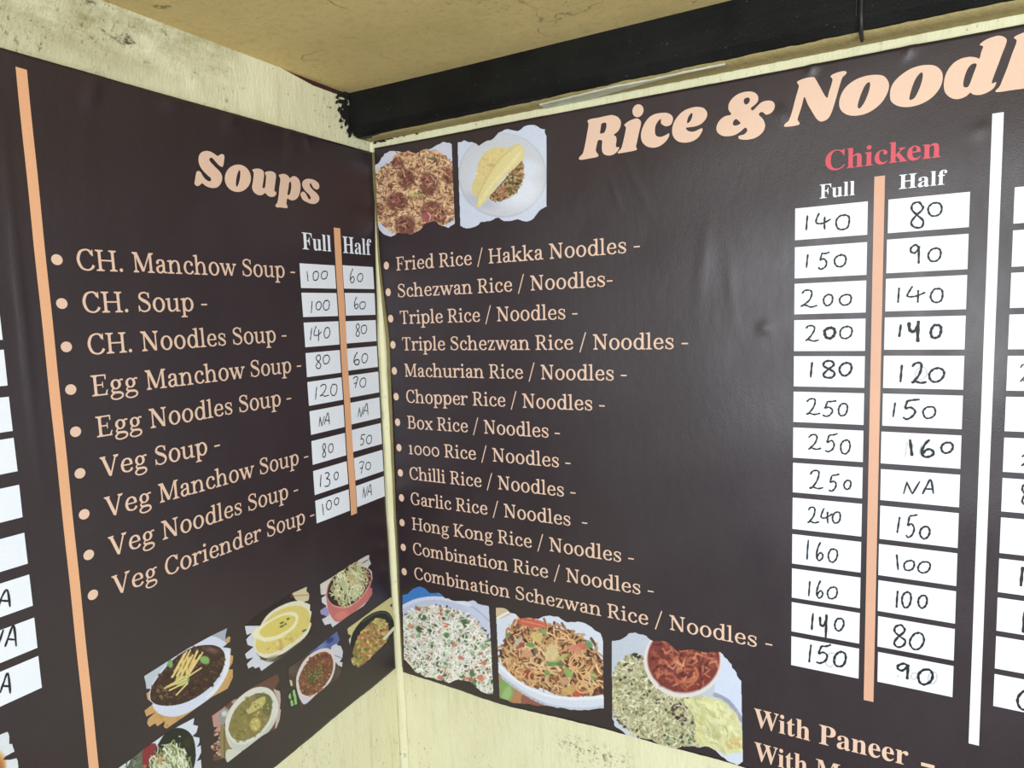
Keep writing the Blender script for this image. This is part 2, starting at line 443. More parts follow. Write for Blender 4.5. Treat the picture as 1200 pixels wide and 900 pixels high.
# the lower edge of the left banner sags away from the corner
RB = banner('R', 0, 1.42, -.697, .3065, pw([(-.69, .0108), (-.54, .0118), (-.37, .0136), (-.2, .0174), (-.04, .0200), (.11, .0088), (.3, .0094)]), 'min', 340, 240,
            'dark brown vinyl rice and noodles menu banner on the right wall under the beam')
me = LB.data
for v_ in me.vertices:      # bottom edge falls from -.685 at the corner to -.704
    wz = ((v_.co+LB.location).z-EYE)/S; wy = (v_.co+LB.location).y/S
    if wz < -.66: v_.co.z += S*(-.0155*min(1, max(0, (-wy-.015)/.30))+.005)*max(0, min(1, (-.66-wz)/.028))
me = RB.data
for v_ in me.vertices:
    wz = ((v_.co+RB.location).z-EYE)/S; wx = (v_.co+RB.location).x/S
    if wz < -.66: v_.co.z += S*(-.0075*math.exp(-((wx-.24)/.13)**2)+.003*min(1, max(0, (wx-.3)/.3)))*max(0, min(1, (-.66-wz)/.03))
BAN = {'L': LB, 'R': RB}
# the bare, unprinted edge of the right banner beside the corner
redge = pw([(-.69, .0108), (-.54, .0118), (-.37, .0136), (-.2, .0174), (-.04, .0200), (.11, .0088), (.3, .0094)])
BW = pw([(-.69, .004), (-.37, .006), (-.2, .008), (-.04, .009), (.11, .0072), (.3, .0090)])
M_BARE = plain('bare_vinyl_edge', (140, 126, 84), .5, .3)
vs = []; fs = []
for j in range(101):
    z = -.688+(.988)*j/100; e = redge(z); w_ = BW(z)+.0006*rnd(z*1.3)
    for k in range(4): vs.append(W(e-w_*k/3, -(.0018-.0003*k), z))
for j in range(100):
    for k in range(3): a = j*4+k; fs.append((a+1, a, a+4, a+5))
bare = mesh('bare_edge', vs, fs, M_BARE, RB, True); bare['label'] = 'olive unprinted edge'

def patch(side, corners, layer=1, nx=4, ny=4):
    """grid over a quad given in (u, z): bl, br, tr, tl"""
    (a, b_, c_, d_) = corners; vs = []; fs = []
    for j in range(ny+1):
        for i in range(nx+1):
            s_, t_ = i/nx, j/ny
            u = (a[0]*(1-s_)+b_[0]*s_)*(1-t_)+(d_[0]*(1-s_)+c_[0]*s_)*t_
            z = (a[1]*(1-s_)+b_[1]*s_)*(1-t_)+(d_[1]*(1-s_)+c_[1]*s_)*t_
            vs.append(onto(side, u, z, layer))
    for j in range(ny):
        for i in range(nx): q = j*(nx+1)+i; fs.append((q, q+1, q+nx+2, q+nx+1))
    return vs, fs
def rect(side, u0, u1, z0, z1): return [(u0, z0), (u1, z0), (u1, z1), (u0, z1)]
def put(name, side, vf, mat, label=None, parent=None):
    o = mesh(name, vf[0], vf[1], mat, parent or BAN[side])
    if label: o['label'] = label
    return o
# stripes
put('stripe', 'L', patch('L', [(-.5855, -.72+.034), (-.5742, -.72+.034), (-.5737, .2838), (-.5848, .2842)], 1, 2, 60), M_PEACH, 'long peach stripe')
put('stripe', 'L', patch('L', rect('L', -.1124, -.0966, -.3498, .1552), 3, 2, 30), M_PEACH)
put('stripe', 'R', patch('R', rect('R', .8157, .8275, -.5445, .1552), 3, 2, 40), M_ROSE)
put('stripe', 'R', patch('R', rect('R', .9364, .9474, -.5716, .2122), 1, 3, 60), M_WHITE, 'white stripe')

# ------------------------------------------------------------------ lettering
def spline(P, closed=False, n=6):
    P = [np.array(p, float) for p in P]; out = []
    m = len(P); rng = range(m if closed else m-1)
    for i in rng:
        if closed: p0, p1, p2, p3 = P[i-1], P[i], P[(i+1) % m], P[(i+2) % m]
        else: p0, p1, p2, p3 = P[max(i-1, 0)], P[i], P[i+1], P[min(i+2, m-1)]
        for k in range(n):
            t = k/n
            out.append(.5*((2*p1)+(-p0+p2)*t+(2*p0-5*p1+4*p2-p3)*t*t+(-p0+3*p1-3*p2+p3)*t**3))
    if not closed: out.append(P[-1])
    return out
TH, TN = .098, .050
class Glyph:
    def __init__(s): s.f = []
    def poly(s, pts): s.f.append([tuple(map(float, p)) for p in pts])
    def pen(s, pts, w=None, smooth=True, n=5):
        P = spline(pts, n=n) if smooth and len(pts) > 2 else [np.array(p, float) for p in pts]
        ws = []
        for i, p in enumerate(P):
            d = P[min(i+1, len(P)-1)]-P[max(i-1, 0)]; l = np.hypot(*d) or 1; d = d/l
            if w is None: wd = TN+(TH-TN)*abs(d[1])**1.5
            elif isinstance(w, (list, tuple)): wd = np.interp(i/(len(P)-1), np.linspace(0, 1, len(w)), w)
            else: wd = w
            ws.append((np.array([-d[1], d[0]])*wd/2))
        for i in range(len(P)-1):
            s.poly([P[i]+ws[i], P[i]-ws[i], P[i+1]-ws[i+1], P[i+1]+ws[i+1]])
    def ring(s, cx, cy, rx, ry, ix, iy, n=28):
        for k in range(n):
            a, b_ = 2*math.pi*k/n, 2*math.pi*(k+1)/n
            s.poly([(cx+rx*math.cos(a), cy+ry*math.sin(a)), (cx+rx*math.cos(b_), cy+ry*math.sin(b_)), (cx+ix*math.cos(b_), cy+iy*math.sin(b_)), (cx+ix*math.cos(a), cy+iy*math.sin(a))])
    def dot(s, cx, cy, r): s.poly([(cx+r*math.cos(2*math.pi*k/14), cy+r*math.sin(2*math.pi*k/14)) for k in range(14)])
    def stem(s, x, y0, y1, w=TH): s.poly([(x-w/2, y0), (x+w/2, y0), (x+w/2, y1), (x-w/2, y1)])
    def serif(s, x, y, up=True, l=.085, r=.085, h=.042):
        a, b_ = (y, y+h) if up else (y-h, y)
        s.poly([(x-TH/2-l, a), (x+TH/2+r, a), (x+TH/2+r, b_), (x-TH/2-l, b_)])
        e = (b_+.04) if up else (a-.04)
        yy = b_ if up else a
        s.poly([(x-TH/2-l*.5, yy), (x+TH/2+r*.5, yy), (x+TH/2, e), (x-TH/2, e)] if up else [(x-TH/2, e), (x+TH/2, e), (x+TH/2+r*.5, yy), (x-TH/2-l*.5, yy)])
    def flag(s, x, y): s.poly([(x-TH/2-.085, y-.055), (x-TH/2-.08, y-.02), (x+TH/2, y+.008), (x+TH/2, y-.10), (x-TH/2, y-.075)])
def body_font():
    F = {}
    def g(c, adv):
        G = Glyph(); F[c] = (G, adv); return G
    G = g('a', .51); G.pen([(.10, .37), (.15, .445), (.24, .475), (.33, .44), (.355, .34), (.355, .11), (.39, .035), (.49, .035)]); G.pen([(.36, .285), (.22, .26), (.11, .20), (.095, .12), (.14, .04), (.23, .022), (.36, .11)]); G.dot(.115, .375, .055)
    G = g('b', .585); G.stem(.13, .0, .74); G.flag(.13, .74); G.ring(.31, .25, .232, .265, .125, .205)
    G = g('c', .49); G.pen([(.415, .39), (.36, .45), (.27, .475), (.16, .42), (.095, .25), (.15, .08), (.28, .022), (.38, .05), (.45, .13)]); G.dot(.40, .37, .058)
    G = g('d', .605); G.stem(.455, .0, .74); G.flag(.455, .74); G.ring(.275, .25, .232, .265, .125, .205); G.poly([(.455, 0), (.585, 0), (.585, .04), (.455, .06)])
    G = g('e', .515); G.pen([(.10, .265), (.43, .265)], .045); G.pen([(.435, .255), (.42, .38), (.36, .455), (.27, .478), (.16, .42), (.095, .25), (.15, .08), (.28, .022), (.39, .05), (.46, .13)])
    G = g('g', .53); G.ring(.25, .325, .185, .175, .088, .125); G.pen([(.18, .20), (.10, .13), (.13, .065), (.25, .045), (.38, .035), (.465, -.03), (.43, -.13), (.27, -.185), (.12, -.165), (.06, -.09), (.10, -.02), (.19, .03)], [.05, .05, .07, .08, .08, .07, .06, .05, .05, .07, .06, .05]); G.pen([(.36, .42), (.44, .47), (.52, .46)], .055)
    G = g('h', .63); G.stem(.13, 0, .74); G.flag(.13, .74); G.serif(.13, 0); G.pen([(.15, .34), (.24, .44), (.34, .472), (.43, .42), (.465, .30), (.465, .15)]); G.stem(.465, 0, .2); G.serif(.465, 0)
    G = g('i', .29); G.stem(.135, 0, .48); G.flag(.135, .49); G.serif(.135, 0); G.dot(.13, .655, .065)
    G = g('k', .59); G.stem(.13, 0, .74); G.flag(.13, .74); G.serif(.13, 0); G.pen([(.18, .21), (.43, .46)], .055); G.pen([(.27, .29), (.48, .02)], .105); G.serif(.44, .48, False, .05, .05); G.serif(.50, 0, True, .05, .05)
    G = g('l', .29); G.stem(.135, 0, .74); G.flag(.135, .74); G.serif(.135, 0)
    G = g('m', .92); G.stem(.13, 0, .48); G.flag(.13, .49); G.serif(.13, 0, r=.06)
    for q in (0, .31):
        G.pen([(.15+q, .35), (.22+q, .44), (.31+q, .472), (.39+q, .42), (.43+q, .30), (.43+q, .15)]); G.stem(.43+q, 0, .2); G.serif(.43+q, 0, l=.05, r=.06)
    G = g('n', .63); G.stem(.13, 0, .48); G.flag(.13, .49); G.serif(.13, 0); G.pen([(.15, .34), (.24, .44), (.34, .472), (.43, .42), (.465, .30), (.465, .15)]); G.stem(.465, 0, .2); G.serif(.465, 0)
    G = g('o', .56); G.ring(.28, .25, .245, .268, .138, .212)
    G = g('p', .595); G.stem(.13, -.21, .48); G.flag(.13, .49); G.serif(.13, -.22); G.ring(.32, .25, .235, .265, .128, .205)
    G = g('r', .46); G.stem(.13, 0, .48); G.flag(.13, .49); G.serif(.13, 0); G.pen([(.15, .31), (.22, .42), (.32, .465), (.38, .455)], [.05, .06, .065, .06]); G.dot(.385, .425, .062)
    G = g('s', .455); G.pen([(.375, .36), (.34, .445), (.24, .477), (.13, .44), (.105, .355), (.19, .285), (.30, .225), (.375, .145), (.345, .06), (.235, .022), (.12, .055), (.075, .145)], [.05, .045, .05, .06, .08, .10, .10, .08, .06, .05, .045, .055])
    G.poly([(.355, .32), (.395, .32), (.395, .48), (.365, .47)]); G.poly([(.055, .18), (.095, .18), (.085, .03), (.055, .02)])
    G = g('t', .375); G.pen([(.165, .62), (.165, .12), (.20, .04), (.28, .022), (.36, .06)], [.06, TH, .09, .06, .045]); G.stem(.165, .12, .58); G.poly([(.04, .44), (.34, .44), (.34, .485), (.04, .485)]); G.poly([(.05, .48), (.16, .62), (.2, .62), (.2, .48)])
    G = g('u', .62); G.pen([(.13, .48), (.13, .14), (.18, .045), (.28, .025), (.38, .08), (.45, .17)], [TH, TH, .085, .055, .05, .05]); G.stem(.13, .14, .48); G.flag(.13, .49); G.stem(.46, 0, .48); G.flag(.46, .49); G.poly([(.46, 0), (.59, 0), (.59, .04), (.46, .06)])
    G = g('w', .78); G.pen([(.09, .47), (.25, .01)], .105); G.pen([(.25, .01), (.40, .46)], .052); G.pen([(.38, .47), (.54, .01)], .105); G.pen([(.54, .01), (.70, .46)], .052)
    for q in (.09, .38, .70): G.serif(q, .485, False, .045, .045)
    G = g('x', .54); G.pen([(.11, .46), (.43, .02)], .105); G.pen([(.43, .46), (.10, .02)], .052)
    for q in (.11, .43): G.serif(q, .485, False, .045, .045); G.serif(q, 0, True, .045, .045)
    G = g('z', .48); G.poly([(.06, .435), (.42, .435), (.42, .485), (.06, .485)]); G.poly([(.05, 0), (.43, 0), (.43, .05), (.05, .05)]); G.pen([(.37, .46), (.11, .02)], .095); G.poly([(.05, .34), (.09, .34), (.11, .46), (.05, .48)]); G.poly([(.39, .0), (.43, .0), (.44, .16), (.40, .16)])
    # capitals
    def caps(c, adv, x=.155): G = g(c, adv); G.stem(x, 0, .70); G.serif(x, 0, h=.045); G.serif(x, .70, False, h=.045); return G
    G = caps('B', .64); G.pen([(.15, .676), (.34, .676), (.45, .62), (.455, .46), (.36, .385), (.15, .375)]); G.pen([(.15, .37), (.40, .365), (.52, .29), (.53, .12), (.41, .026), (.15, .024)])
    G = g('C', .66); G.pen([(.565, .53), (.50, .64), (.37, .682), (.19, .60), (.105, .35), (.19, .10), (.37, .02), (.52, .07), (.60, .18)]); G.poly([(.555, .48), (.60, .48), (.60, .69), (.57, .69)])
    G = caps('E', .61); G.poly([(.15, .652), (.53, .652), (.53, .70), (.15, .70)]); G.poly([(.15, .335), (.42, .335), (.42, .38), (.15, .38)]); G.poly([(.15, 0), (.55, 0), (.55, .048), (.15, .048)]); G.poly([(.49, .53), (.53, .53), (.53, .70), (.485, .67)]); G.poly([(.51, 0), (.57, .18), (.53, .18), (.46, .03)]); G.poly([(.385, .26), (.42, .26), (.42, .455), (.385, .455)])
    G = caps('F', .57); G.poly([(.15, .652), (.52, .652), (.52, .70), (.15, .70)]); G.poly([(.15, .325), (.41, .325), (.41, .37), (.15, .37)]); G.poly([(.48, .52), (.52, .52), (.52, .70), (.475, .67)]); G.poly([(.375, .25), (.41, .25), (.41, .445), (.375, .445)])
    G = g('G', .73); G.pen([(.565, .53), (.50, .64), (.37, .682), (.19, .60), (.105, .35), (.19, .10), (.37, .02), (.50, .05), (.59, .10)]); G.poly([(.555, .48), (.60, .48), (.60, .69), (.57, .69)]); G.stem(.585, .06, .30); G.serif(.585, .31, False, .07, .05)
    G = caps('H', .77); G.stem(.61, 0, .70); G.serif(.61, 0, h=.045); G.serif(.61, .70, False, h=.045); G.poly([(.15, .33), (.62, .33), (.62, .378), (.15, .378)])
    G = caps('K', .70); G.pen([(.19, .28), (.52, .67)], .055); G.pen([(.29, .38), (.57, .02)], .11); G.serif(.54, .70, False, .07, .06); G.serif(.60, 0, True, .06, .06)
    G = g('M', .88); G.stem(.15, 0, .70, .055); G.serif(.15, 0, l=.05, r=.05); G.serif(.13, .70, False, .045, 0); G.pen([(.17, .69), (.425, .05)], .115); G.pen([(.425, .04), (.70, .69)], .05); G.stem(.72, 0, .70); G.serif(.72, 0); G.serif(.73, .70, False, 0, .07)
    G = g('N', .76); G.stem(.15, 0, .70, .055); G.serif(.15, 0, l=.06, r=.06); G.serif(.12, .70, False, .05, 0); G.pen([(.15, .68), (.58, .03)], .118); G.stem(.60, .0, .70, .055); G.serif(.60, .70, False, .06, .06)
    G = caps('R', .68); G.pen([(.15, .676), (.34, .676), (.47, .61), (.47, .43), (.35, .35), (.15, .345)]); G.pen([(.31, .35), (.43, .19), (.51, .05), (.62, .024)], [.09, .105, .09, .045])
    G = g('S', .57); G.pen([(.46, .54), (.41, .645), (.29, .682), (.15, .63), (.12, .51), (.22, .42), (.37, .345), (.475, .23), (.43, .08), (.27, .02), (.13, .07), (.08, .19)], [.05, .05, .052, .065, .09, .115, .115, .09, .065, .052, .05, .055]); G.poly([(.44, .49), (.485, .49), (.485, .69), (.45, .68)]); G.poly([(.055, .23), (.10, .23), (.09, .03), (.06, .01)])
    G = g('T', .64); G.stem(.315, 0, .70); G.serif(.315, 0, h=.045); G.poly([(.04, .652), (.59, .652), (.59, .70), (.04, .70)]); G.poly([(.04, .53), (.08, .53), (.1, .68), (.04, .70)]); G.poly([(.55, .53), (.59, .53), (.59, .70), (.53, .68)])
    G = g('V', .67); G.pen([(.10, .69), (.335, .03)], .112); G.pen([(.335, .0), (.56, .69)], .055); G.serif(.10, .70, False, .055, .055); G.serif(.57, .70, False, .045, .045)
    G = g('1', .39); G.stem(.19, 0, .48); G.flag(.19, .50); G.serif(.19, 0)
    G = g('0', .57); G.ring(.285, .25, .245, .265, .16, .20)
    G = g('.', .25); G.dot(.11, .055, .062)
    G = g('-', .37); G.poly([(.04, .215), (.31, .215), (.31, .275), (.04, .275)])
    G = g('/', .40); G.pen([(.04, -.12), (.34, .80)], .052)
    return F
FONT = body_font()
def text_polys(s_, font):
    x = 0; out = []
    for c in s_:
        if c == ' ': x += .26; continue
        G, adv = font[c]
        for p in G.f: out.append([(x+a, b_) for a, b_ in p])
        x += adv
    xs = [a for p in out for a, _ in p]
    return out, min(xs), max(xs)
def lay(side, polys, x0, x1, u0, u1, zb, em, zslope=0):
    vs = []; fs = []
    for k, p in enumerate(polys):
        if len(p) > 4: idx = [t for t in tessellate_polygon([[Vector((a, b_, 0)) for a, b_ in p]])]
        else: idx = [tuple(range(len(p)))]
        i0 = len(vs); lay_ = 1+(k % 17)*.045
        for a, b_ in p:
            u = u0+(a-x0)/(x1-x0)*(u1-u0); vs.append(onto(side, u, zb+b_*em+zslope*(u-u0), lay_))
        for t in idx: fs.append(tuple(i0+i for i in t))
    return vs, fs
def disc(side, u, z, ru, rz, layer=1, n=20):
    return [onto(side, u+ru*math.cos(2*math.pi*k/n), z+rz*math.sin(2*math.pi*k/n), layer) for k in range(n)], [tuple(range(n))]
LEFT = [('CH. Manchow Soup -', -.5405, -.2056), ('CH. Soup -', -.539, -.370), ('CH. Noodles Soup -', -.5378, -.2327), ('Egg Manchow Soup -', -.5382, -.2059), ('Egg Noodles Soup -', -.5377, -.2311), ('Veg Soup -', -.5374, -.3688), ('Veg Manchow Soup -', -.5366, -.2033), ('Veg Noodles Soup -', -.5368, -.2294), ('Veg Coriender Soup -', -.537, -.1987)]
for i, (s_, a, c_) in enumerate(LEFT):
    p, x0, x1 = text_polys(s_, FONT); zb = .0673-.0500*i
    put('menu_line', 'L', lay('L', p, x0, x1, a, c_, zb, .0362), M_CREAM, None)
    put('bullet', 'L', disc('L', -.5622+.0002*i, zb+.0112, .0062, .0062), M_CREAM)
RIGHT = [('Fried Rice / Hakka Noodles -', .0471, .5065), ('Schezwan Rice / Noodles-', .0479, .4626), ('Triple Rice / Noodles -', .0492, .4032), ('Triple Schezwan Rice / Noodles -', .051, .5781), ('Machurian Rice / Noodles -', .0529, .483), ('Chopper Rice / Noodles -', .053, .4462), ('Box Rice / Noodles -', .0524, .3669), ('1000 Rice / Noodles -', .0529, .3847), ('Chilli Rice / Noodles -', .0514, .3925), ('Garlic Rice / Noodles  -', .051, .4117), ('Hong Kong Rice / Noodles -', .0515, .4899), ('Combination Rice / Noodles -', .0511, .521), ('Combination Schezwan Rice / Noodles -', .0512, .6972)]
BU = [.0239, .0251, .0269, .0285, .0286, .0290, .0289, .0293, .0293, .0288, .0277, .0277, .0267]
for i, (s_, a, c_) in enumerate(RIGHT):
    p, x0, x1 = text_polys(s_, FONT); zb = .0838-.04863*i
    put('menu_line', 'R', lay('R', p, x0, x1, a, c_, zb, .0345), M_CREAM, None)
    put('bullet', 'R', disc('R', BU[i], zb+.0105, .0062, .0072), M_CREAM)

# bold serif headings: outlines of the heavy mathematical serif alphabet of the built-in font
def bold(s_):
    o = ''
    for c in s_:
        if 'A' <= c <= 'Z': o += chr(0x1D400+ord(c)-65)
        elif 'a' <= c <= 'z': o += chr(0x1D41A+ord(c)-97)
        else: o += c
    return o
def heading(side, s_, u0, u1, zb, em, mat, layer=1, dash=False):
    c = bpy.data.curves.new('tmp', 'FONT'); c.body = bold(s_); c.resolution_u = 4
    o = bpy.data.objects.new('tmp', c); COL.objects.link(o); bpy.context.view_layer.update()
    me = bpy.data.meshes.new_from_object(o)
    co = [v_.co.copy() for v_ in me.vertices]; fs = [tuple(p.vertices) for p in me.polygons]
    COL.objects.unlink(o); bpy.data.objects.remove(o); bpy.data.meshes.remove(me)
    xs = [v_.x for v_ in co]; x0, x1 = min(xs), max(xs); k = HK
    vs = [onto(side, u0+(v_.x-x0)/(x1-x0)*(u1-u0), zb+v_.y*k*em, layer) for v_ in co]
    return put('heading', side, (vs, fs), mat)
# measure the capital height once so em means cap height
c = bpy.data.curves.new('tmp', 'FONT'); c.body = bold('H'); o = bpy.data.objects.new('tmp', c); COL.objects.link(o)
bpy.context.view_layer.update(); HK = 1/o.dimensions.y; COL.objects.unlink(o); bpy.data.objects.remove(o)
heading('L', 'Full', -.1862, -.1206, .1142, .0270, M_WHITE)
heading('L', 'Half', -.0918, -.0180, .1138, .0285, M_WHITE)
heading('R', 'Full', .7525, .7938, .1352, .0178, M_WHITE)
heading('R', 'Half', .8430, .8935, .1366, .0172, M_WHITE)
heading('R', 'Chicken', .7588, .8862, .1697, .0248, M_RED)
heading('R', 'With Paneer', .6718, .8700, -.6238, .0285, M_CREAM)
put('heading', 'R', patch('R', rect('R', .8850, .9002, -.6190, -.6140), 1, 1, 1), M_CREAM)
heading('R', 'With Mushroom -', .6728, .9400, -.6765, .0285, M_CREAM)

# titles, drawn letter by letter
def zoomed(org, s_, pts): return [(org[0]+x/s_, org[1]+y/s_) for x, y in pts]
def shape(side, outer, holes=(), sharp=(), n=4, layer=1):
    """filled outline (photo pixels) with holes -> verts, faces on the wall"""
    loops = [spline(outer, True, n)]+[spline(h, True, n) for h in holes]
    uv = [[on_wall(side, *p) for p in L_] for L_ in loops]
    return uv
def fill(side, uv, layer=1):
    flat = [p for L_ in uv for p in L_]
    tri = tessellate_polygon([[Vector((u, z, 0)) for u, z in L_] for L_ in uv])
    return [onto(side, u, z, layer) for u, z in flat], [tuple(t) for t in tri]
A_ = ((220, 170), 12); B_ = ((290, 185), 13.333); C_ = ((675, 115), 11.25); D_ = ((750, 110), 12.857)
E_ = ((835, 100), 12.857); F_ = ((915, 75), 11.25); G_ = ((980, 70), 9.23); H_ = ((1100, 35), 10)
def ell(cx, cy, rx, ry, tilt=0, n=14):
    t0 = math.radians(tilt)
    return [(cx+rx*math.cos(2*math.pi*k/n)*math.cos(t0)-ry*math.sin(2*math.pi*k/n)*math.sin(t0), cy+rx*math.cos(2*math.pi*k/n)*math.sin(t0)+ry*math.sin(2*math.pi*k/n)*math.cos(t0)) for k in range(n)]
SOUPS = [
 (A_, [(240, 85), (300, 95), (355, 125), (405, 157), (440, 135), (475, 132), (497, 158), (495, 210), (487, 270), (475, 308), (455, 306), (420, 285), (370, 230), (335, 190), (305, 181), (288, 203), (305, 240), (370, 310), (440, 380), (470, 450), (462, 520), (425, 580), (370, 605), (300, 600), (240, 575), (193, 540), (150, 572), (115, 576), (84, 545), (90, 500), (100, 430), (115, 375), (145, 368), (175, 390), (200, 435), (240, 485), (290, 512), (316, 495), (310, 465), (270, 430), (200, 360), (155, 290), (137, 220), (145, 150), (180, 105)], []),
 (A_, ell(688, 470, 182, 192, 0), [ell(692, 472, 24, 115, 9)]),
 (B_, [(52, 192), (105, 173), (165, 175), (215, 200), (237, 250), (232, 330), (218, 430), (216, 468), (238, 476), (255, 455), (265, 360), (268, 290), (250, 235), (290, 215), (350, 213), (400, 235), (425, 280), (415, 380), (402, 480), (404, 528), (425, 532), (430, 568), (400, 605), (350, 613), (300, 595), (255, 553), (225, 575), (180, 588), (120, 570), (70, 520), (53, 460), (65, 370), (75, 270), (73, 230)], []),
 (B_, [(468, 275), (520, 255), (570, 258), (620, 290), (640, 322), (680, 295), (730, 292), (785, 340), (810, 420), (805, 520), (775, 610), (720, 660), (660, 665), (604, 640), (590, 690), (590, 730), (606, 758), (598, 788), (560, 786), (500, 778), (438, 775), (414, 745), (430, 722), (447, 695), (465, 600), (475, 480), (490, 370), (488, 320)], [[(655, 375), (665, 420), (660, 500), (640, 570), (615, 585), (605, 560), (620, 480), (630, 400), (645, 375)]]),
 (B_, [(920, 330), (990, 335), (1050, 360), (1095, 400), (1108, 450), (1090, 490), (1055, 495), (1020, 475), (990, 430), (975, 400), (958, 410), (965, 450), (1010, 505), (1070, 560), (1105, 620), (1095, 680), (1050, 715), (990, 722), (920, 700), (850, 660), (815, 600), (815, 555), (850, 530), (880, 545), (905, 580), (930, 630), (950, 650), (970, 640), (965, 605), (930, 560), (870, 500), (838, 430), (845, 375), (875, 345)], []),
]
RICE = [
 (C_, [(158, 305), (200, 280), (300, 262), (420, 236), (490, 228), (560, 255), (597, 310), (592, 380), (560, 440), (506, 486), (533, 510), (540, 560), (533, 625), (545, 652), (576, 650), (560, 692), (510, 740), (440, 760), (380, 745), (350, 700), (347, 620), (352, 572), (335, 555), (296, 562), (275, 640), (268, 700), (300, 750), (285, 777), (200, 795), (80, 816), (43, 803), (55, 775), (95, 730), (120, 640), (150, 480), (172, 350)], [[(345, 340), (395, 328), (408, 350), (400, 410), (375, 458), (325, 468), (330, 410)]]),
 (C_, ell(825, 172, 72, 86, 18), []),
 (C_, [(643, 355), (700, 310), (770, 280), (822, 275), (862, 310), (860, 370), (835, 470), (810, 590), (798, 640), (810, 682), (760, 700), (650, 720), (570, 732), (558, 715), (600, 670), (625, 590), (650, 480), (665, 400), (655, 375)], []),
 (D_, [(320, 295), (400, 292), (465, 315), (503, 360), (500, 420), (470, 475), (400, 495), (345, 470), (324, 440), (325, 385), (290, 410), (250, 470), (235, 540), (240, 610), (265, 645), (320, 655), (380, 635), (440, 603), (452, 620), (430, 680), (370, 750), (290, 800), (200, 817), (110, 795), (45, 735), (22, 650), (35, 550), (90, 430), (160, 350), (240, 310)], []),
 (D_, [(820, 208), (900, 205), (970, 225), (1015, 280), (1018, 340), (990, 400), (930, 460), (850, 495), (760, 510), (706, 518), (715, 550), (760, 575), (830, 572), (890, 545), (935, 525), (952, 545), (930, 600), (880, 670), (800, 720), (700, 742), (600, 730), (530, 680), (495, 600), (500, 500), (540, 400), (610, 310), (700, 245)], [[(785, 297), (800, 320), (785, 380), (755, 430), (720, 450), (722, 400), (745, 340)]]),
 (E_, [(540, 100), (610, 105), (670, 140), (695, 200), (680, 260), (630, 310), (582, 352), (612, 384), (680, 320), (740, 265), (820, 238), (900, 245), (940, 290), (935, 360), (890, 420), (820, 450), (785, 430), (760, 410), (718, 418), (705, 455), (760, 510), (795, 590), (785, 670), (730, 745), (640, 800), (530, 825), (430, 820), (395, 795), (410, 765), (480, 745), (525, 700), (525, 665), (495, 645), (430, 700), (340, 755), (230, 775), (140, 760), (75, 705), (68, 630), (110, 540), (190, 475), (288, 445), (250, 380), (248, 300), (290, 220), (370, 150), (460, 112)], [[(500, 200), (550, 192), (568, 225), (550, 270), (510, 297), (480, 270), (478, 225)], [(365, 515), (400, 545), (428, 572), (390, 605), (330, 612), (312, 580), (330, 535)]]),
 (F_, [(218, 242), (280, 210), (350, 190), (435, 183), (460, 205), (520, 310), (608, 455), (640, 370), (685, 220), (658, 177), (690, 145), (770, 115), (845, 103), (870, 120), (855, 150), (815, 190), (780, 290), (720, 500), (670, 650), (620, 730), (540, 765), (480, 735), (430, 660), (360, 540), (314, 442), (280, 560), (240, 680), (225, 740), (250, 782), (240, 805), (160, 825), (60, 833), (48, 815), (65, 790), (110, 750), (150, 640), (200, 450), (240, 310), (232, 275)], []),
 (G_, [(440, 172), (520, 190), (568, 260), (560, 350), (500, 460), (400, 550), (290, 600), (170, 612), (80, 580), (35, 510), (45, 410), (100, 310), (200, 230), (320, 185)], [[(350, 252), (368, 275), (350, 360), (310, 460), (265, 525), (238, 530), (235, 490), (265, 390), (310, 290)]]),
 (G_, [(980, 65), (1070, 75), (1135, 130), (1150, 210), (1120, 310), (1040, 410), (930, 480), (800, 517), (680, 512), (600, 465), (580, 390), (600, 290), (670, 200), (780, 120), (880, 80)], [[(915, 148), (935, 165), (925, 240), (890, 340), (845, 420), (800, 443), (790, 420), (815, 320), (860, 210)]]),
 (H_, [(478, 180), (540, 130), (620, 95), (700, 76), (760, 90), (795, 125), (780, 190), (740, 290), (700, 400), (650, 530), (620, 618), (630, 634), (665, 618), (668, 640), (640, 690), (570, 740), (480, 770), (400, 765), (368, 745), (320, 785), (250, 815), (180, 818), (110, 785), (65, 720), (60, 620), (90, 510), (160, 410), (250, 350), (350, 325), (430, 330), (475, 342), (495, 270), (518, 208), (505, 195)], [[(435, 403), (440, 430), (410, 510), (370, 620), (340, 675), (300, 680), (285, 650), (300, 560), (340, 460), (390, 408)]]),
 (H_, [(876, 100), (930, 65), (1000, 38), (1080, 18), (1150, 30), (1182, 70), (1165, 140), (1120, 260), (1060, 430), (1015, 580), (1005, 640), (1018, 690), (850, 715), (690, 737), (662, 722), (710, 670), (740, 600), (800, 450), (860, 280), (910, 140)], []),
]
def title(side, letters, extra=()):
    parts = []
    vs = []; fs = []
    for (org, s_), outer, holes in letters:
        uv = shape(side, zoomed(org, s_, outer), [zoomed(org, s_, h) for h in holes]); parts.append(uv)
    for j, (src, du, dz, sh) in enumerate(extra):
        z0 = min(p[1] for p in src[0]); parts.append([[(p[0]+du+sh*(p[1]-z0), p[1]+dz) for p in L_] for L_ in src])
    for j, uv in enumerate(parts):
        v_, f_ = fill(side, uv, 3.5+.3*(j % 2)); i0 = len(vs); vs += v_; fs += [tuple(i0+i for i in t) for t in f_]
    put('title', side, (vs, fs), M_CREAM)
    return parts
sp_ = title('L', SOUPS)
e_src = shape('R', zoomed(*D_, RICE[4][1]), [zoomed(*D_, h) for h in RICE[4][2]])
l_src = shape('R', zoomed(*H_, RICE[-1][1]))
lu = max(p[0] for p in l_src[0]); lz = min(p[1] for p in l_src[0])
eu = min(p[0] for p in e_src[0]); ez = min(p[1] for p in e_src[0])
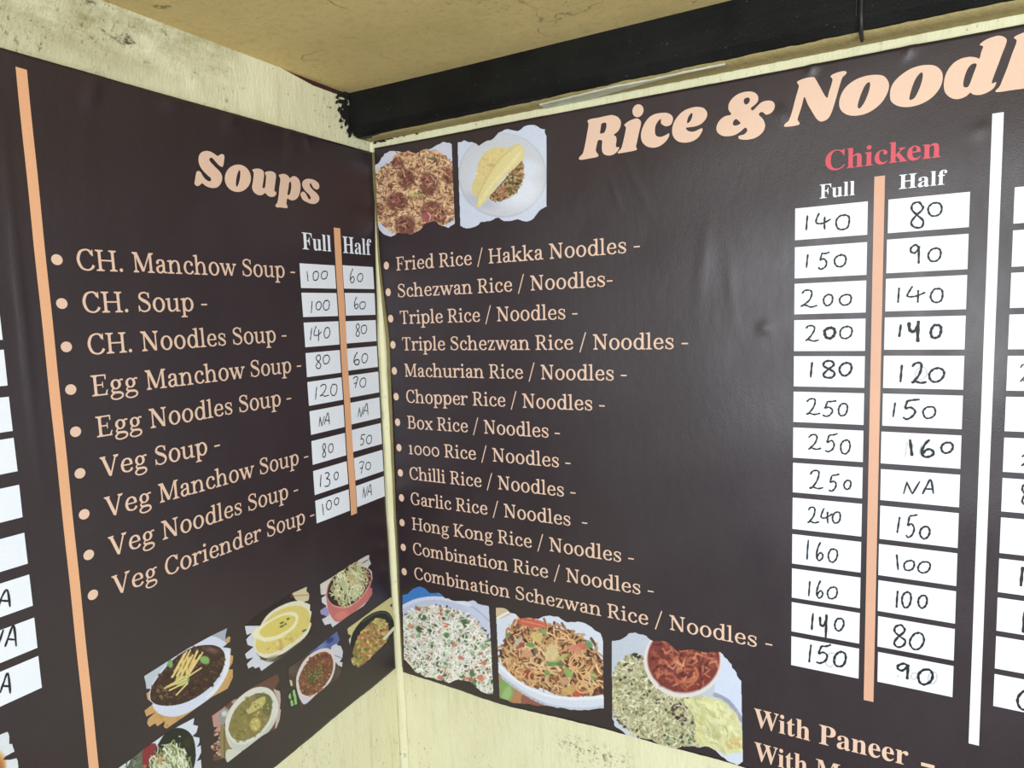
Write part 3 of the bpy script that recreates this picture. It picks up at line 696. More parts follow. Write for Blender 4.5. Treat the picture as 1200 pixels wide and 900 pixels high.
s_src = [[(p[0]*1.05, p[1]) for p in L_] for L_ in sp_[4]]; su = min(p[0] for p in s_src[0]); sz = min(p[1] for p in s_src[0])
ew = max(p[0] for p in e_src[0])-eu
title('R', RICE, [(e_src, lu-.012-eu, lz-ez, 0), (s_src, lu-.006+ew-su, lz-sz, .30)])

# ------------------------------------------------------------------ price boxes and handwriting
RT_ = [.1255, .0745, .0258, -.0232, -.0722, -.1210, -.1707, -.2204, -.2700, -.3222, -.3720, -.4218, -.4722]
RB_ = [.0838, .0330, -.0153, -.0652, -.1137, -.1630, -.2131, -.2624, -.3148, -.3650, -.4151, -.4650, -.5154]
HT_ = [.1251, .0757, .0266, -.0224, -.0715, -.1207, -.1707, -.2207, -.2698, -.3220, -.3720, -.4218, -.4717]
HB_ = [.0836, .0336, -.0146, -.0637, -.1133, -.1628, -.2130, -.2623, -.3150, -.3650, -.4147, -.4643, -.5142]
LT_ = [.0912, .0441, -.0042, -.0539, -.1015, -.1500, -.1999, -.2506, -.3012]
LBm = [.0517, .0048, -.0443, -.0934, -.1409, -.1893, -.2399, -.2914, -.3400]
LHT = [.0924, .0447, -.0047, -.0528, -.1006, -.1490, -.1980, -.2493, -.3001]
LHB = [.0522, .0051, -.0436, -.0917, -.1397, -.1878, -.2377, -.2900, -.3391]
LHU0 = [-.0952, -.0946, -.0965, -.0978, -.0973, -.0978, -.0970, -.0956, -.0953]
FT_ = [.0790, .0290, -.0207, -.0719, -.1172, -.1697, -.2242, -.2722, -.3224, -.3678]
FB_ = [.0400, -.0100, -.0597, -.1096, -.1545, -.2064, -.2597, -.3085, -.3582, -.4058]
CARD = {}
def cards(side, key, u0s, u1s, tops, bots):
    for i, (t_, b_) in enumerate(zip(tops, bots)):
        u0 = u0s[i] if isinstance(u0s, list) else u0s; u1 = u1s[i] if isinstance(u1s, list) else u1s
        CARD[key, i] = put('price_box', side, patch(side, rect(side, u0, u1, b_, t_), 1.5, 5, 3), M_WHITE)
cards('R', 'F', .7228, .8089, RT_, RB_)
cards('R', 'H', [.8319, .8313, .8311, .8308, .8306, .8306, .8298, .8302, .8304, .8299, .8302, .8308, .8317], .9173, HT_, HB_)
cards('R', 'X', .9606, 1.046, HT_, HB_)
cards('L', 'f', -.1949, -.1145, LT_, LBm)
cards('L', 'h', LHU0, -.0166, LHT, LHB)
cards('L', 'x', -.706, -.6259, FT_, FB_)
HAND = {
 '0': [[(.62, .97), (.35, .95), (.08, .70), (.02, .38), (.18, .07), (.50, .0), (.82, .18), (.98, .55), (.90, .88), (.62, 1.), (.48, .93)]],
 '1': [[(.75, 1.), (.5, .5), (.3, 0)]],
 '2': [[(.05, .80), (.25, .98), (.58, .97), (.66, .75), (.48, .40), (.12, .10), (.02, .06), (.25, .12), (.6, .03), (1., .10)]],
 '3': [[(.12, .92), (.45, 1.), (.80, .90), (.55, .66), (.35, .58), (.75, .50), (.88, .28), (.6, .04), (.05, .02)]],
 '4': [[(.30, 1.), (.12, .70), (.04, .42), (.30, .36), (.60, .44), (1., .62)], [(.62, .78), (.58, .40), (.60, 0.)]],
 'y': [[(.04, .92), (.06, .62), (.30, .50), (.62, .58), (.80, .80)], [(.84, 1.), (.80, .5), (.78, 0.)]],
 '5': [[(.34, .93), (.22, .62), (.20, .52), (.50, .60), (.72, .40), (.60, .12), (.25, .0), (.03, .08)], [(.34, .93), (.65, .94), (1., 1.)]],
 '6': [[(.62, 1.), (.25, .70), (.04, .28), (.28, .02), (.70, .05), (.92, .25), (.70, .42), (.30, .34), (.10, .16)]],
 '7': [[(.03, .84), (.35, .98), (.90, .96), (.62, .50), (.42, .0)], [(.15, .42), (.78, .48)]],
 '8': [[(.82, .82), (.60, 1.), (.20, .92), (.12, .70), (.48, .50), (.88, .28), (.72, .03), (.32, .0), (.10, .18), (.40, .46), (.80, .68), (.86, .86)]],
 '9': [[(.88, .86), (.55, 1.), (.12, .86), (.10, .66), (.42, .56), (.78, .72), (.90, .90), (.88, .5), (.84, .0)]],
 'N': [[(.0, .05), (.22, .95)], [(.20, .92), (.52, .06)], [(.50, .05), (1., 1.)]],
 'A': [[(.0, .0), (.30, .55), (.72, 1.), (.92, .0)], [(.18, .38), (.92, .34)]],
}
R5 = ((900, 220), 4); R6 = ((900, 400), 4); R7 = ((900, 600), 4)
L1 = ((340, 250), 7.5); L2 = ((340, 360), 7.5); L3 = ((340, 460), 7.5); L4 = ((340, 540), 7.5)
HW = [
 ('F', 0, R5, [('1', 176, 130, 190, 200), ('4', 222, 120, 295, 197), ('0', 318, 128, 384, 198)]),
 ('F', 1, R5, [('1', 176, 312, 192, 377), ('5', 234, 303, 290, 381), ('0', 310, 315, 368, 370)]),
 ('F', 2, R5, [('2', 155, 480, 232, 560), ('0', 260, 500, 305, 552), ('0', 336, 500, 392, 550)]),
 ('F', 3, R5, [('2', 175, 645, 240, 720), ('0', 265, 655, 315, 705, 1.7), ('0', 336, 650, 396, 706)]),
 ('F', 4, R6, [('1', 196, 95, 212, 170, 1.2), ('8', 255, 90, 320, 168, 1.3), ('0', 336, 100, 392, 160, 1.3)]),
 ('F', 5, R6, [('2', 180, 268, 245, 345), ('5', 256, 278, 320, 350), ('0', 330, 290, 374, 348)]),
 ('F', 6, R6, [('2', 190, 435, 250, 507), ('5', 268, 432, 328, 515), ('0', 340, 462, 386, 526)]),
 ('F', 7, R6, [('2', 197, 605, 262, 692), ('5', 283, 622, 335, 700), ('0', 356, 650, 390, 692)]),
 ('F', 8, R6, [('2', 187, 775, 240, 850), ('4', 248, 780, 302, 852), ('0', 303, 798, 340, 850)]),
 ('F', 9, R7, [('1', 180, 128, 194, 220), ('6', 228, 138, 260, 225), ('0', 282, 170, 326, 232)]),
 ('F', 10, R7, [('1', 188, 320, 201, 392), ('6', 228, 318, 260, 400), ('0', 280, 348, 326, 403)]),
 ('F', 11, R7, [('1', 202, 470, 216, 548, 1.2), ('y', 243, 478, 281, 582, 1.4), ('0', 312, 495, 356, 552, 1.1)]),
 ('F', 12, R7, [('1', 188, 615, 208, 700, 1.1), ('5', 225, 618, 298, 702, 1.2), ('0', 310, 650, 368, 718, 1.3)]),
 ('H', 0, R5, [('8', 665, 70, 737, 188, 1.1), ('0', 748, 72, 816, 134)]),
 ('H', 1, R5, [('9', 666, 268, 712, 358, 1.1), ('0', 750, 284, 812, 345)]),
 ('H', 2, R5, [('1', 606, 468, 618, 540), ('4', 650, 463, 738, 538), ('0', 762, 472, 820, 538)]),
 ('H', 3, R5, [('1', 610, 640, 628, 700, 1.2), ('y', 658, 622, 714, 725, 1.7), ('0', 762, 642, 812, 704, 1.4)]),
 ('H', 4, R6, [('1', 616, 110, 632, 190, 1.2), ('2', 672, 100, 745, 198, 1.3), ('0', 755, 125, 825, 188, 1.2)]),
 ('H', 5, R6, [('1', 580, 285, 602, 355), ('5', 628, 270, 712, 362, 1.2), ('0', 725, 305, 786, 360)]),
 ('H', 6, R6, [('1', 682, 458, 660, 538, 1.5), ('6', 718, 458, 780, 540, 1.4), ('0', 812, 472, 866, 522, 1.2)]),
 ('H', 7, R6, [('N', 636, 655, 712, 718), ('A', 725, 648, 780, 715)]),
 ('H', 8, R7, [('1', 598, 22, 624, 96), ('5', 645, 10, 700, 115), ('0', 712, 65, 758, 122, 1.1)]),
 ('H', 9, R7, [('1', 614, 195, 600, 270), ('0', 636, 225, 688, 272), ('0', 702, 230, 760, 283)]),
 ('H', 10, R7, [('1', 598, 368, 612, 445, 1.1), ('0', 628, 372, 672, 445, 1.1), ('0', 704, 388, 746, 446, 1.1)]),
 ('H', 11, R7, [('8', 585, 525, 650, 628, 1.2), ('0', 665, 562, 732, 640, 1.1)]),
 ('H', 12, R7, [('9', 605, 705, 662, 780, 1.4), ('0', 702, 732, 772, 803, 1.4)]),
 ('X', 4, R6, [('2', 1180, 108, 1232, 190, .8), ('0', 1250, 110, 1300, 180, .8)]),
 ('X', 6, R6, [('2', 1188, 530, 1240, 582), ('0', 1260, 530, 1310, 590)]),
 ('X', 7, R6, [('8', 1186, 668, 1226, 762), ('0', 1250, 690, 1300, 750)]),
 ('X', 9, R7, [('1', 1176, 255, 1200, 345, 1.4), ('6', 1230, 260, 1280, 345)]),
 ('X', 10, R7, [('1', 1190, 465, 1204, 560, 1.3), ('0', 1230, 480, 1280, 550)]),
 ('X', 12, R7, [('0', 1168, 830, 1240, 920, 1.3)]),
 ('f', 0, L1, [('1', 152, 510, 133, 600), ('0', 190, 510, 240, 590), ('0', 262, 508, 320, 578)]),
 ('f', 1, L1, [('1', 168, 775, 186, 875), ('0', 215, 775, 262, 850), ('0', 278, 765, 336, 852)]),
 ('f', 2, L2, [('1', 155, 180, 184, 290), ('4', 195, 168, 264, 297), ('0', 284, 178, 338, 270)]),
 ('f', 3, L2, [('8', 212, 420, 264, 538), ('0', 278, 420, 336, 498)]),
 ('f', 4, L2, [('1', 203, 700, 228, 812), ('2', 250, 678, 330, 784), ('0', 345, 675, 402, 775)]),
 ('f', 5, L3, [('N', 240, 205, 288, 305), ('A', 285, 178, 336, 282)]),
 ('f', 6, L3, [('8', 270, 450, 306, 568), ('0', 325, 450, 368, 525)]),
 ('f', 7, L4, [('1', 248, 120, 266, 230, 1.1), ('3', 288, 103, 345, 225, 1.1), ('0', 375, 98, 412, 165)]),
 ('f', 8, L4, [('1', 288, 375, 264, 475), ('0', 305, 345, 352, 428), ('0', 375, 325, 415, 385)]),
 ('h', 0, L1, [('6', 518, 490, 556, 610), ('0', 580, 530, 630, 600)]),
 ('h', 1, L1, [('6', 552, 735, 590, 840), ('0', 600, 778, 652, 842)]),
 ('h', 2, L2, [('8', 568, 148, 606, 254), ('0', 615, 158, 665, 232)]),
 ('h', 3, L2, [('6', 552, 393, 606, 507, 1.2), ('0', 622, 408, 676, 490)]),
 ('h', 4, L2, [('7', 545, 612, 592, 712), ('0', 605, 622, 660, 702)]),
 ('h', 5, L3, [('N', 590, 125, 640, 220), ('A', 635, 93, 682, 197)]),
 ('h', 6, L3, [('5', 608, 366, 655, 462), ('0', 665, 375, 712, 450)]),
 ('h', 7, L3, [('7', 598, 605, 642, 712), ('0', 655, 612, 700, 678)]),
 ('h', 8, L4, [('N', 628, 225, 672, 332), ('A', 670, 208, 710, 303)]),
 ('x', 7, ((0, 640), 3.46), [('N', -75, 185, -25, 255, 1.2), ('A', -14, 176, 40, 245, 1.2)]),
 ('x', 8, ((0, 640), 3.46), [('N', -40, 335, 8, 405, 1.2), ('A', 15, 322, 62, 405, 1.2)]),
 ('x', 9, ((0, 640), 3.46), [('N', -62, 525, -12, 600, 1.2), ('A', -5, 513, 40, 595, 1.2)]),
]
def strokes(side, lines, wd, layer=3):
    vs = []; fs = []
    for P in lines:
        for i in range(len(P)-1):
            pass
        n = len(P); i0 = len(vs)
        for i, p in enumerate(P):
            d = P[min(i+1, n-1)]-P[max(i-1, 0)]; l = np.hypot(*d) or 1; d = d/l
            k = wd*.5*(1.0 if 0 < i < n-1 else .7)*(1+.18*math.sin(i*1.3+P[0][0]*900))
            nn_ = np.array([-d[1], d[0]])*k
            for q in (p+nn_, p-nn_): vs.append(onto(side, q[0], q[1], layer+.012*(i % 9)))
        for i in range(n-1): a = i0+2*i; fs.append((a, a+1, a+3, a+2))
    return vs, fs
rj = random.Random(3)
for key, idx, (org, s_), chars in HW:
    side = 'L' if key in 'fhx' else 'R'
    vs = []; fs = []
    for ch in chars:
        c_, x0, y0, x1, y1 = ch[:5]; k = ch[5] if len(ch) > 5 else 1.
        a = on_wall(side, org[0]+x0/s_, org[1]+y0/s_); b_ = on_wall(side, org[0]+x1/s_, org[1]+y1/s_)
        # box corners are kept as the writing slants: map the unit box through the photo box
        lines = []
        for st in HAND[c_]:
            P = [(p[0]+rj.uniform(-.03, .03), p[1]+rj.uniform(-.02, .02)) for p in st]
            P = spline(P, False, 5) if len(P) > 2 else [np.array(q) for q in (P[0], ((P[0][0]+P[1][0])/2, (P[0][1]+P[1][1])/2), P[1])]
            lines.append([np.array(on_wall(side, org[0]+(x0+(x1-x0)*p[0])/s_, org[1]+(y1+(y0-y1)*p[1])/s_)) for p in P])
        v_, f_ = strokes(side, lines, (.0022 if side == 'R' else .0018)*k); i0 = len(vs); vs += v_; fs += [tuple(i0+i for i in t) for t in f_]
    fad = key == 'X' and idx == 4
    put('handwriting', side, (vs, fs), M_INK2 if fad else M_INK, None, CARD[key, idx])
# wiped, older figures
GH = [ ('H', 6, R6, [('1', 636, 470, 660, 540), ('1', 660, 480, 690, 535), ('1', 700, 480, 726, 530)]),
      ('F', 12, R7, [('0', 270, 655, 320, 720)]), ('H', 12, R7, [('1', 605, 760, 612, 772), ('0', 670, 750, 700, 780), ('0', 750, 745, 792, 800)]), ('H', 4, R6, [('0', 690, 120, 745, 180)])]
for key, idx, (org, s_), chars in GH:
    vs = []; fs = []
    for c_, x0, y0, x1, y1 in chars:
        lines = [[np.array(on_wall('R', org[0]+(x0+(x1-x0)*p[0])/s_, org[1]+(y1+(y0-y1)*p[1])/s_)) for p in spline(st, False, 4)] for st in HAND[c_]]
        v_, f_ = strokes('R', lines, .0017, 2.2); i0 = len(vs); vs += v_; fs += [tuple(i0+i for i in t) for t in f_]
    put('wiped_figure', 'R', (vs, fs), M_GHOST, 'faint grey traces of wiped marker', CARD[key, idx])
# ------------------------------------------------------------------ printed food pictures
class Pic:
    """a small picture painted into an array; coordinates are those of one enlarged view (org, scale)"""
    def __init__(s, side, org, scale, outline, bg, ss=2.2, seed=1):
        s.side, s.org, s.k, s.ss = side, org, scale, ss
        s.out = outline
        xs = [p[0] for p in outline]; ys = [p[1] for p in outline]
        s.x0, s.y0, s.x1, s.y1 = min(xs), min(ys), max(xs), max(ys)
        s.f = ss/scale          # canvas cells per view unit
        s.w = int((s.x1-s.x0)*s.f)+2; s.h = int((s.y1-s.y0)*s.f)+2
        s.img = np.zeros((s.h, s.w, 3)); s.img[:] = np.array(bg, float)
        s.r = np.random.RandomState(seed)
        s.Y, s.X = np.mgrid[0:s.h, 0:s.w].astype(float)
        s.mask = s.inside(outline) > .5
    def c(s, p): return ((p[0]-s.x0)*s.f, (p[1]-s.y0)*s.f)
    def inside(s, pts, smooth=False):
        if smooth: pts = [tuple(p) for p in spline(pts, True, 5)]
        P = [s.c(p) for p in pts]; m = np.zeros((s.h, s.w), bool)
        for (ax, ay), (bx, by) in zip(P, P[1:]+P[:1]):
            if ay == by: continue
            c_ = ((ay > s.Y) != (by > s.Y)) & (s.X < (bx-ax)*(s.Y-ay)/(by-ay)+ax); m ^= c_
        return m.astype(float)
    def paint(s, m, col, a=1.):
        m = (m*a)[..., None]; s.img = s.img*(1-m)+np.array(col, float)*m
    def poly(s, pts, col, a=1., smooth=True): s.paint(s.inside(pts, smooth), col, a)
    def ell(s, cx, cy, rx, ry, ang, col, a=1., soft=0.):
        X, Y = s.c((cx, cy)); t = math.radians(ang); rx *= s.f; ry *= s.f
        R = max(rx, ry)*(1+soft)+2
        x0, x1 = max(0, int(X-R)), min(s.w, int(X+R)+2); y0, y1 = max(0, int(Y-R)), min(s.h, int(Y+R)+2)
        if x0 >= x1 or y0 >= y1: return
        dx, dy = s.X[y0:y1, x0:x1]-X, s.Y[y0:y1, x0:x1]-Y
        u = (dx*math.cos(t)+dy*math.sin(t))/max(rx, .3); v = (-dx*math.sin(t)+dy*math.cos(t))/max(ry, .3)
        d = np.sqrt(u*u+v*v)
        e = max(soft, 1./max(min(rx, ry), 1.))
        m = np.clip((1+e/2-d)/e, 0, 1)*a
        s.img[y0:y1, x0:x1] = s.img[y0:y1, x0:x1]*(1-m[..., None])+np.array(col, float)*m[..., None]
    def line(s, pts, wd, col, a=1., smooth=True):
        P = [tuple(p) for p in (spline(pts, False, 5) if smooth and len(pts) > 2 else pts)]
        for p, q in zip(P, P[1:]):
            (ax, ay), (bx, by) = s.c(p), s.c(q); r = wd*s.f/2
            x0, x1 = max(0, int(min(ax, bx)-r-1)), min(s.w, int(max(ax, bx)+r+3)); y0, y1 = max(0, int(min(ay, by)-r-1)), min(s.h, int(max(ay, by)+r+3))
            if x0 >= x1 or y0 >= y1: continue
            X, Y = s.X[y0:y1, x0:x1], s.Y[y0:y1, x0:x1]; L2_ = (bx-ax)**2+(by-ay)**2 or 1
            t = np.clip(((X-ax)*(bx-ax)+(Y-ay)*(by-ay))/L2_, 0, 1)
            d = np.hypot(X-ax-t*(bx-ax), Y-ay-t*(by-ay)); m = np.clip(r+.5-d, 0, 1)*a
            s.img[y0:y1, x0:x1] = s.img[y0:y1, x0:x1]*(1-m[..., None])+np.array(col, float)*m[..., None]
    def pts_in(s, region, n):
        m = s.inside(region, True) if isinstance(region, list) else region
        ys, xs = np.nonzero(m > .5); k = s.r.randint(0, len(ys), n)
        return [(xs[i]/s.f+s.x0, ys[i]/s.f+s.y0) for i in k]
    def grains(s, region, n, ln, wd, cols, a=1., ang=None, spread=3.14, curl=.25):
        for (x, y) in s.pts_in(region, n):
            t = s.r.uniform(0, 6.28) if ang is None else ang+s.r.uniform(-spread, spread)
            l = ln*s.r.uniform(.6, 1.3)/2; c_ = np.array(cols[s.r.randint(len(cols))], float)*s.r.uniform(.88, 1.1)
            k = s.r.uniform(-curl, curl)*l*2
            dx, dy = math.cos(t)*l, math.sin(t)*l
            s.line([(x-dx, y-dy), (x-dy/l*k, y+dx/l*k), (x+dx, y+dy)], wd*s.r.uniform(.7, 1.3), np.clip(c_, 0, 255), a, ln > 60)
    def blobs(s, region, n, r0, r1, cols, a=1., soft=.3):
        for (x, y) in s.pts_in(region, n):
            r = s.r.uniform(r0, r1); c_ = np.clip(np.array(cols[s.r.randint(len(cols))], float)*s.r.uniform(.85, 1.12), 0, 255)
            s.ell(x, y, r, r*s.r.uniform(.5, 1.), s.r.uniform(0, 180), c_, a, soft)
    def noise(s, amp=6, cell=3):
        n = s.r.normal(0, 1, (s.h//cell+2, s.w//cell+2))
        n = np.kron(n, np.ones((cell, cell)))[:s.h, :s.w]; s.img = s.img+amp*n[..., None]
        s.img = s.img+amp*.6*s.r.normal(0, 1, (s.h, s.w, 1))
    def build(s):
        s.noise(3, 2)
        lum = s.img.mean(2, keepdims=True); img = lum+(s.img-lum)*.86
        img = np.clip((img-128)*1.04+132, 4, 252)
        # soften slightly, like a printed photograph
        k = img.copy(); k[1:-1, 1:-1] = (img[1:-1, 1:-1]*4+img[:-2, 1:-1]+img[2:, 1:-1]+img[1:-1, :-2]+img[1:-1, 2:])/8; img = k
        ids = -np.ones((s.h+1, s.w+1), int); m = s.mask
        use = np.zeros((s.h+1, s.w+1), bool); use[:-1, :-1] |= m; use[1:, :-1] |= m; use[:-1, 1:] |= m; use[1:, 1:] |= m
        ys, xs = np.nonzero(use); ids[ys, xs] = np.arange(len(ys))
        vs = []
        for y, x in zip(ys, xs):
            px = s.org[0]+((x-.5)/s.f+s.x0)/s.k; py = s.org[1]+((y-.5)/s.f+s.y0)/s.k
            vs.append(onto_px(s.side, px, py, 1.2))
        fy, fx = np.nonzero(m)
        fs = np.stack([ids[fy, fx], ids[fy+1, fx], ids[fy+1, fx+1], ids[fy, fx+1]], 1).tolist()
        o = mesh('food_photo', vs, fs, M_PHOTO, BAN[s.side])
        cc = img[np.minimum(ys, s.h-1), np.minimum(xs, s.w-1)]
        rgba = np.ones((len(vs), 4)); rgba[:, :3] = lin(cc)*.92
        at = o.data.color_attributes.new('print', 'FLOAT_COLOR', 'POINT'); at.data.foreach_set('color', rgba.ravel())
        return o
def torn(pts, amp, step, seed):
    """roughen a torn outline"""
    r_ = random.Random(seed); out = []
    for (ax, ay), (bx, by) in zip(pts, pts[1:]+pts[:1]):
        l = math.hypot(bx-ax, by-ay); n = max(1, int(l/step)); nx, ny = -(by-ay)/l, (bx-ax)/l
        straight = l > 300
        for k in range(n):
            t = k/n; j = 0 if straight or k == 0 else r_.uniform(-amp, amp)
            out.append((ax+(bx-ax)*t+nx*j, ay+(by-ay)*t+ny*j))
    return out

# rice with meatballs
p = Pic('R', (435, 165), 7.826, torn([(45, 225), (75, 210), (95, 180), (130, 122), (175, 98), (250, 98), (300, 110), (350, 90), (400, 115), (440, 110), (480, 85), (560, 72), (610, 40), (665, 10), (700, 20), (745, 35), (772, 760), (715, 800), (680, 785), (630, 770), (600, 740), (540, 750), (490, 770), (440, 830), (380, 860), (330, 850), (250, 845), (190, 882), (130, 860), (90, 820), (75, 760)], 7, 22, 1), (206, 208, 228), 2.6, 11)
mound = [(45, 330), (100, 250), (200, 190), (230, 130), (350, 90), (480, 85), (640, 120), (740, 210), (790, 420), (765, 690), (690, 770), (560, 830), (380, 880), (230, 850), (110, 770), (60, 700), (50, 500)]
p.poly(mound, (184, 134, 96)); p.blobs(mound, 120, 14, 40, [(168, 112, 78), (206, 160, 112), (196, 146, 104), (150, 98, 68)], .6, .6)
p.grains(mound, 420, 34, 11, [(136, 88, 60), (160, 104, 70), (112, 68, 50)])
p.grains(mound, 1300, 30, 9, [(238, 200, 152), (226, 178, 134), (242, 214, 166), (228, 186, 136), (210, 154, 114), (236, 176, 138)])
p.grains(mound, 300, 24, 7, [(120, 70, 52), (100, 60, 46)], .8)
for x, y, a, b_ in [(325, 345, 68, 84), (530, 395, 78, 92), (715, 325, 46, 72), (245, 555, 84, 78), (560, 645, 92, 90), (320, 775, 88, 84), (250, 205, 50, 52), (90, 620, 36, 50), (640, 690, 46, 56)]:
    p.ell(x+6, y+8, a*1.02, b_*1.02, 0, (78, 40, 36), .75, .45)
    p.ell(x, y, a*.92, b_*.92, 0, (134, 78, 66), .9, .35); p.ell(x-a*.2, y-b_*.25, a*.5, b_*.4, 0, (176, 112, 94), .6, .8)
    m_ = ell(x-4, y-6, a*.8, b_*.8, 0); p.blobs(m_, 34, 7, 18, [(150, 88, 74), (116, 62, 54), (176, 110, 92), (90, 46, 42), (136, 74, 62)], .75, .5)
    p.grains(ell(x, y, a, b_, 0), 9, 34, 7, [(220, 172, 130), (196, 140, 104)])
p.ell(515, 700, 36, 44, 10, (176, 84, 92), .8, .4); p.line([(530, 665), (552, 690), (545, 730)], 9, (232, 190, 170), .9)
p.line([(560, 320), (575, 350), (600, 370), (600, 400)], 8, (222, 170, 140), .9)
p.blobs([(340, 430), (430, 440), (470, 520), (380, 540)], 14, 8, 18, [(206, 200, 120), (186, 186, 106)], .6)
for x, y in [(560, 170), (125, 520), (460, 475), (590, 165), (740, 720), (100, 400)]: p.ell(x, y, 28, 10, 20, (92, 100, 62), .8, .4)
p.build()['label'] = 'torn photo of fried rice with brown meatballs'

# omelette folded over rice on a plate
p = Pic('R', (530, 140), 6.667, torn([(48, 180), (100, 165), (160, 180), (215, 210), (250, 185), (310, 165), (370, 105), (440, 78), (520, 95), (590, 50), (640, 45), (730, 80), (740, 130), (742, 680), (690, 710), (620, 790), (560, 795), (520, 780), (450, 795), (410, 795), (370, 768), (300, 795), (230, 800), (180, 840), (120, 852), (68, 830)], 7, 22, 2), (204, 213, 234), 2.2, 12)
p.ell(400, 440, 345, 330, 0, (186, 192, 206), 1, .02)
p.ell(400, 436, 335, 320, 0, (203, 206, 215), 1, .03)
p.ell(380, 470, 250, 235, 0, (205, 210, 224), 1, .25)
p.ell(540, 560, 150, 130, 0, (222, 229, 242), .9, .8); p.ell(620, 380, 80, 60, 30, (216, 224, 238), .8, .8)
p.ell(230, 640, 120, 50, 20, (168, 176, 190), .5, .8)
rice = [(552, 330), (562, 430), (535, 530), (470, 600), (380, 638), (300, 620), (400, 500), (480, 400)]
p.poly(rice, (128, 92, 58)); p.grains(rice, 260, 20, 8, [(196, 160, 110), (160, 118, 72), (96, 66, 40), (204, 178, 132)])
p.blobs([(430, 440), (500, 430), (530, 500), (470, 580), (440, 500)], 26, 6, 12, [(60, 84, 40), (88, 112, 56), (40, 56, 30)], .9)
p.blobs([(350, 540), (420, 520), (410, 600), (340, 610)], 12, 8, 16, [(184, 116, 78)], .8)
om = [(168, 590), (160, 520), (190, 450), (210, 350), (260, 265), (340, 226), (440, 226), (520, 196), (565, 230), (562, 310), (500, 382), (420, 445), (330, 560), (270, 640), (215, 690), (195, 680), (208, 605), (180, 598)]
p.poly(om, (222, 202, 134)); p.ell(350, 290, 90, 60, -20, (228, 206, 130), .7, .7)
p.blobs([(190, 450), (260, 300), (400, 240), (440, 260), (350, 380), (220, 520)], 40, 6, 16, [(226, 206, 136), (214, 190, 124), (232, 216, 152)], .4, .9)
p.line([(200, 640), (225, 560), (310, 400), (400, 290), (520, 215)], 12, (206, 184, 112), .5)
p.poly([(205, 680), (225, 580), (320, 420), (430, 280), (530, 205), (562, 240), (556, 310), (430, 440), (330, 560), (240, 670)], (229, 214, 148), .8)
p.line([(225, 650), (330, 500), (450, 370), (540, 260)], 26, (236, 224, 168), .5)
p.line([(300, 612), (400, 494), (500, 394), (552, 332)], 7, (96, 72, 44), .8)
p.ell(318, 362, 26, 16, 0, (200, 160, 100), .6, .6)
p.build()['label'] = 'torn photo of folded omelette over rice on a white plate'

# vegetable rice in a bowl
p = Pic('R', (465, 680), 6.425, torn([(50, 105), (90, 100), (130, 60), (175, 42), (215, 55), (250, 90), (320, 90), (370, 130), (420, 145), (480, 150), (540, 155), (580, 145), (640, 175), (700, 190), (735, 856), (690, 850), (640, 830), (590, 780), (560, 755), (520, 750), (450, 745), (400, 770), (330, 748), (200, 712), (150, 690), (60, 590)], 6, 22, 3), (186, 196, 226), 2.4, 13)
p.poly([(40, 200), (60, 90), (180, 30), (260, 70), (390, 130), (260, 135), (150, 150)], (52, 122, 206))
p.line([(55, 195), (160, 148), (300, 130), (440, 150), (560, 200), (690, 300)], 26, (206, 212, 236), 1)
p.poly([(560, 150), (710, 180), (710, 420), (650, 320), (540, 220), (480, 170)], (194, 202, 228)); p.line([(500, 160), (600, 210), (710, 310)], 10, (160, 168, 204), .8)
p.ell(650, 165, 40, 16, 15, (110, 84, 72), .8, .5)
p.ell(520, 170, 60, 14, 15, (214, 220, 240), 1, .4)
mr = [(58, 300), (150, 212), (300, 192), (450, 222), (560, 270), (650, 370), (725, 500), (745, 870), (560, 760), (400, 780), (200, 730), (120, 660), (55, 560)]
p.poly(mr, (150, 140, 112)); p.grains(mr, 500, 34, 12, [(70, 62, 44), (96, 84, 60), (120, 104, 80)])
p.grains(mr, 1500, 38, 9, [(226, 228, 214), (208, 206, 190), (236, 236, 230), (190, 186, 164), (216, 214, 206)])
p.blobs(mr, 130, 9, 22, [(66, 112, 62), (92, 140, 82), (44, 84, 48), (120, 160, 104)], .85)
p.blobs(mr, 70, 9, 20, [(208, 118, 84), (190, 92, 74), (214, 150, 110)], .8)
p.blobs(mr, 46, 8, 16, [(84, 56, 40), (110, 78, 50)], .7)
p.grains(mr, 520, 38, 8, [(232, 233, 222), (218, 216, 204), (240, 240, 236)])
for x, y, r, c_ in [(370, 335, 26, (212, 112, 82)), (345, 248, 18, (196, 84, 76)), (440, 480, 22, (206, 104, 72)), (665, 615, 20, (210, 106, 84)), (640, 730, 30, (214, 110, 72)), (335, 730, 24, (204, 110, 96)), (110, 345, 22, (210, 134, 84)), (400, 245, 28, (74, 122, 66)), (200, 275, 34, (56, 92, 52)), (510, 295, 32, (52, 92, 52)), (385, 410, 28, (76, 128, 64)), (520, 420, 24, (44, 80, 50)), (180, 370, 30, (52, 88, 50)), (660, 495, 26, (120, 164, 110)), (575, 700, 26, (80, 110, 58)), (490, 580, 22, (200, 100, 84)), (565, 740, 22, (196, 90, 80)), (170, 215, 22, (150, 84, 70))]:
    p.ell(x, y, r, r*.7, 20, c_, .85, .5)
p.grains(mr, 160, 34, 7, [(236, 237, 228)])
p.poly([(50, 590), (90, 640), (160, 700), (120, 700), (50, 640)], (200, 208, 228), 1)
p.build()['label'] = 'torn photo of white vegetable rice with a blue corner'

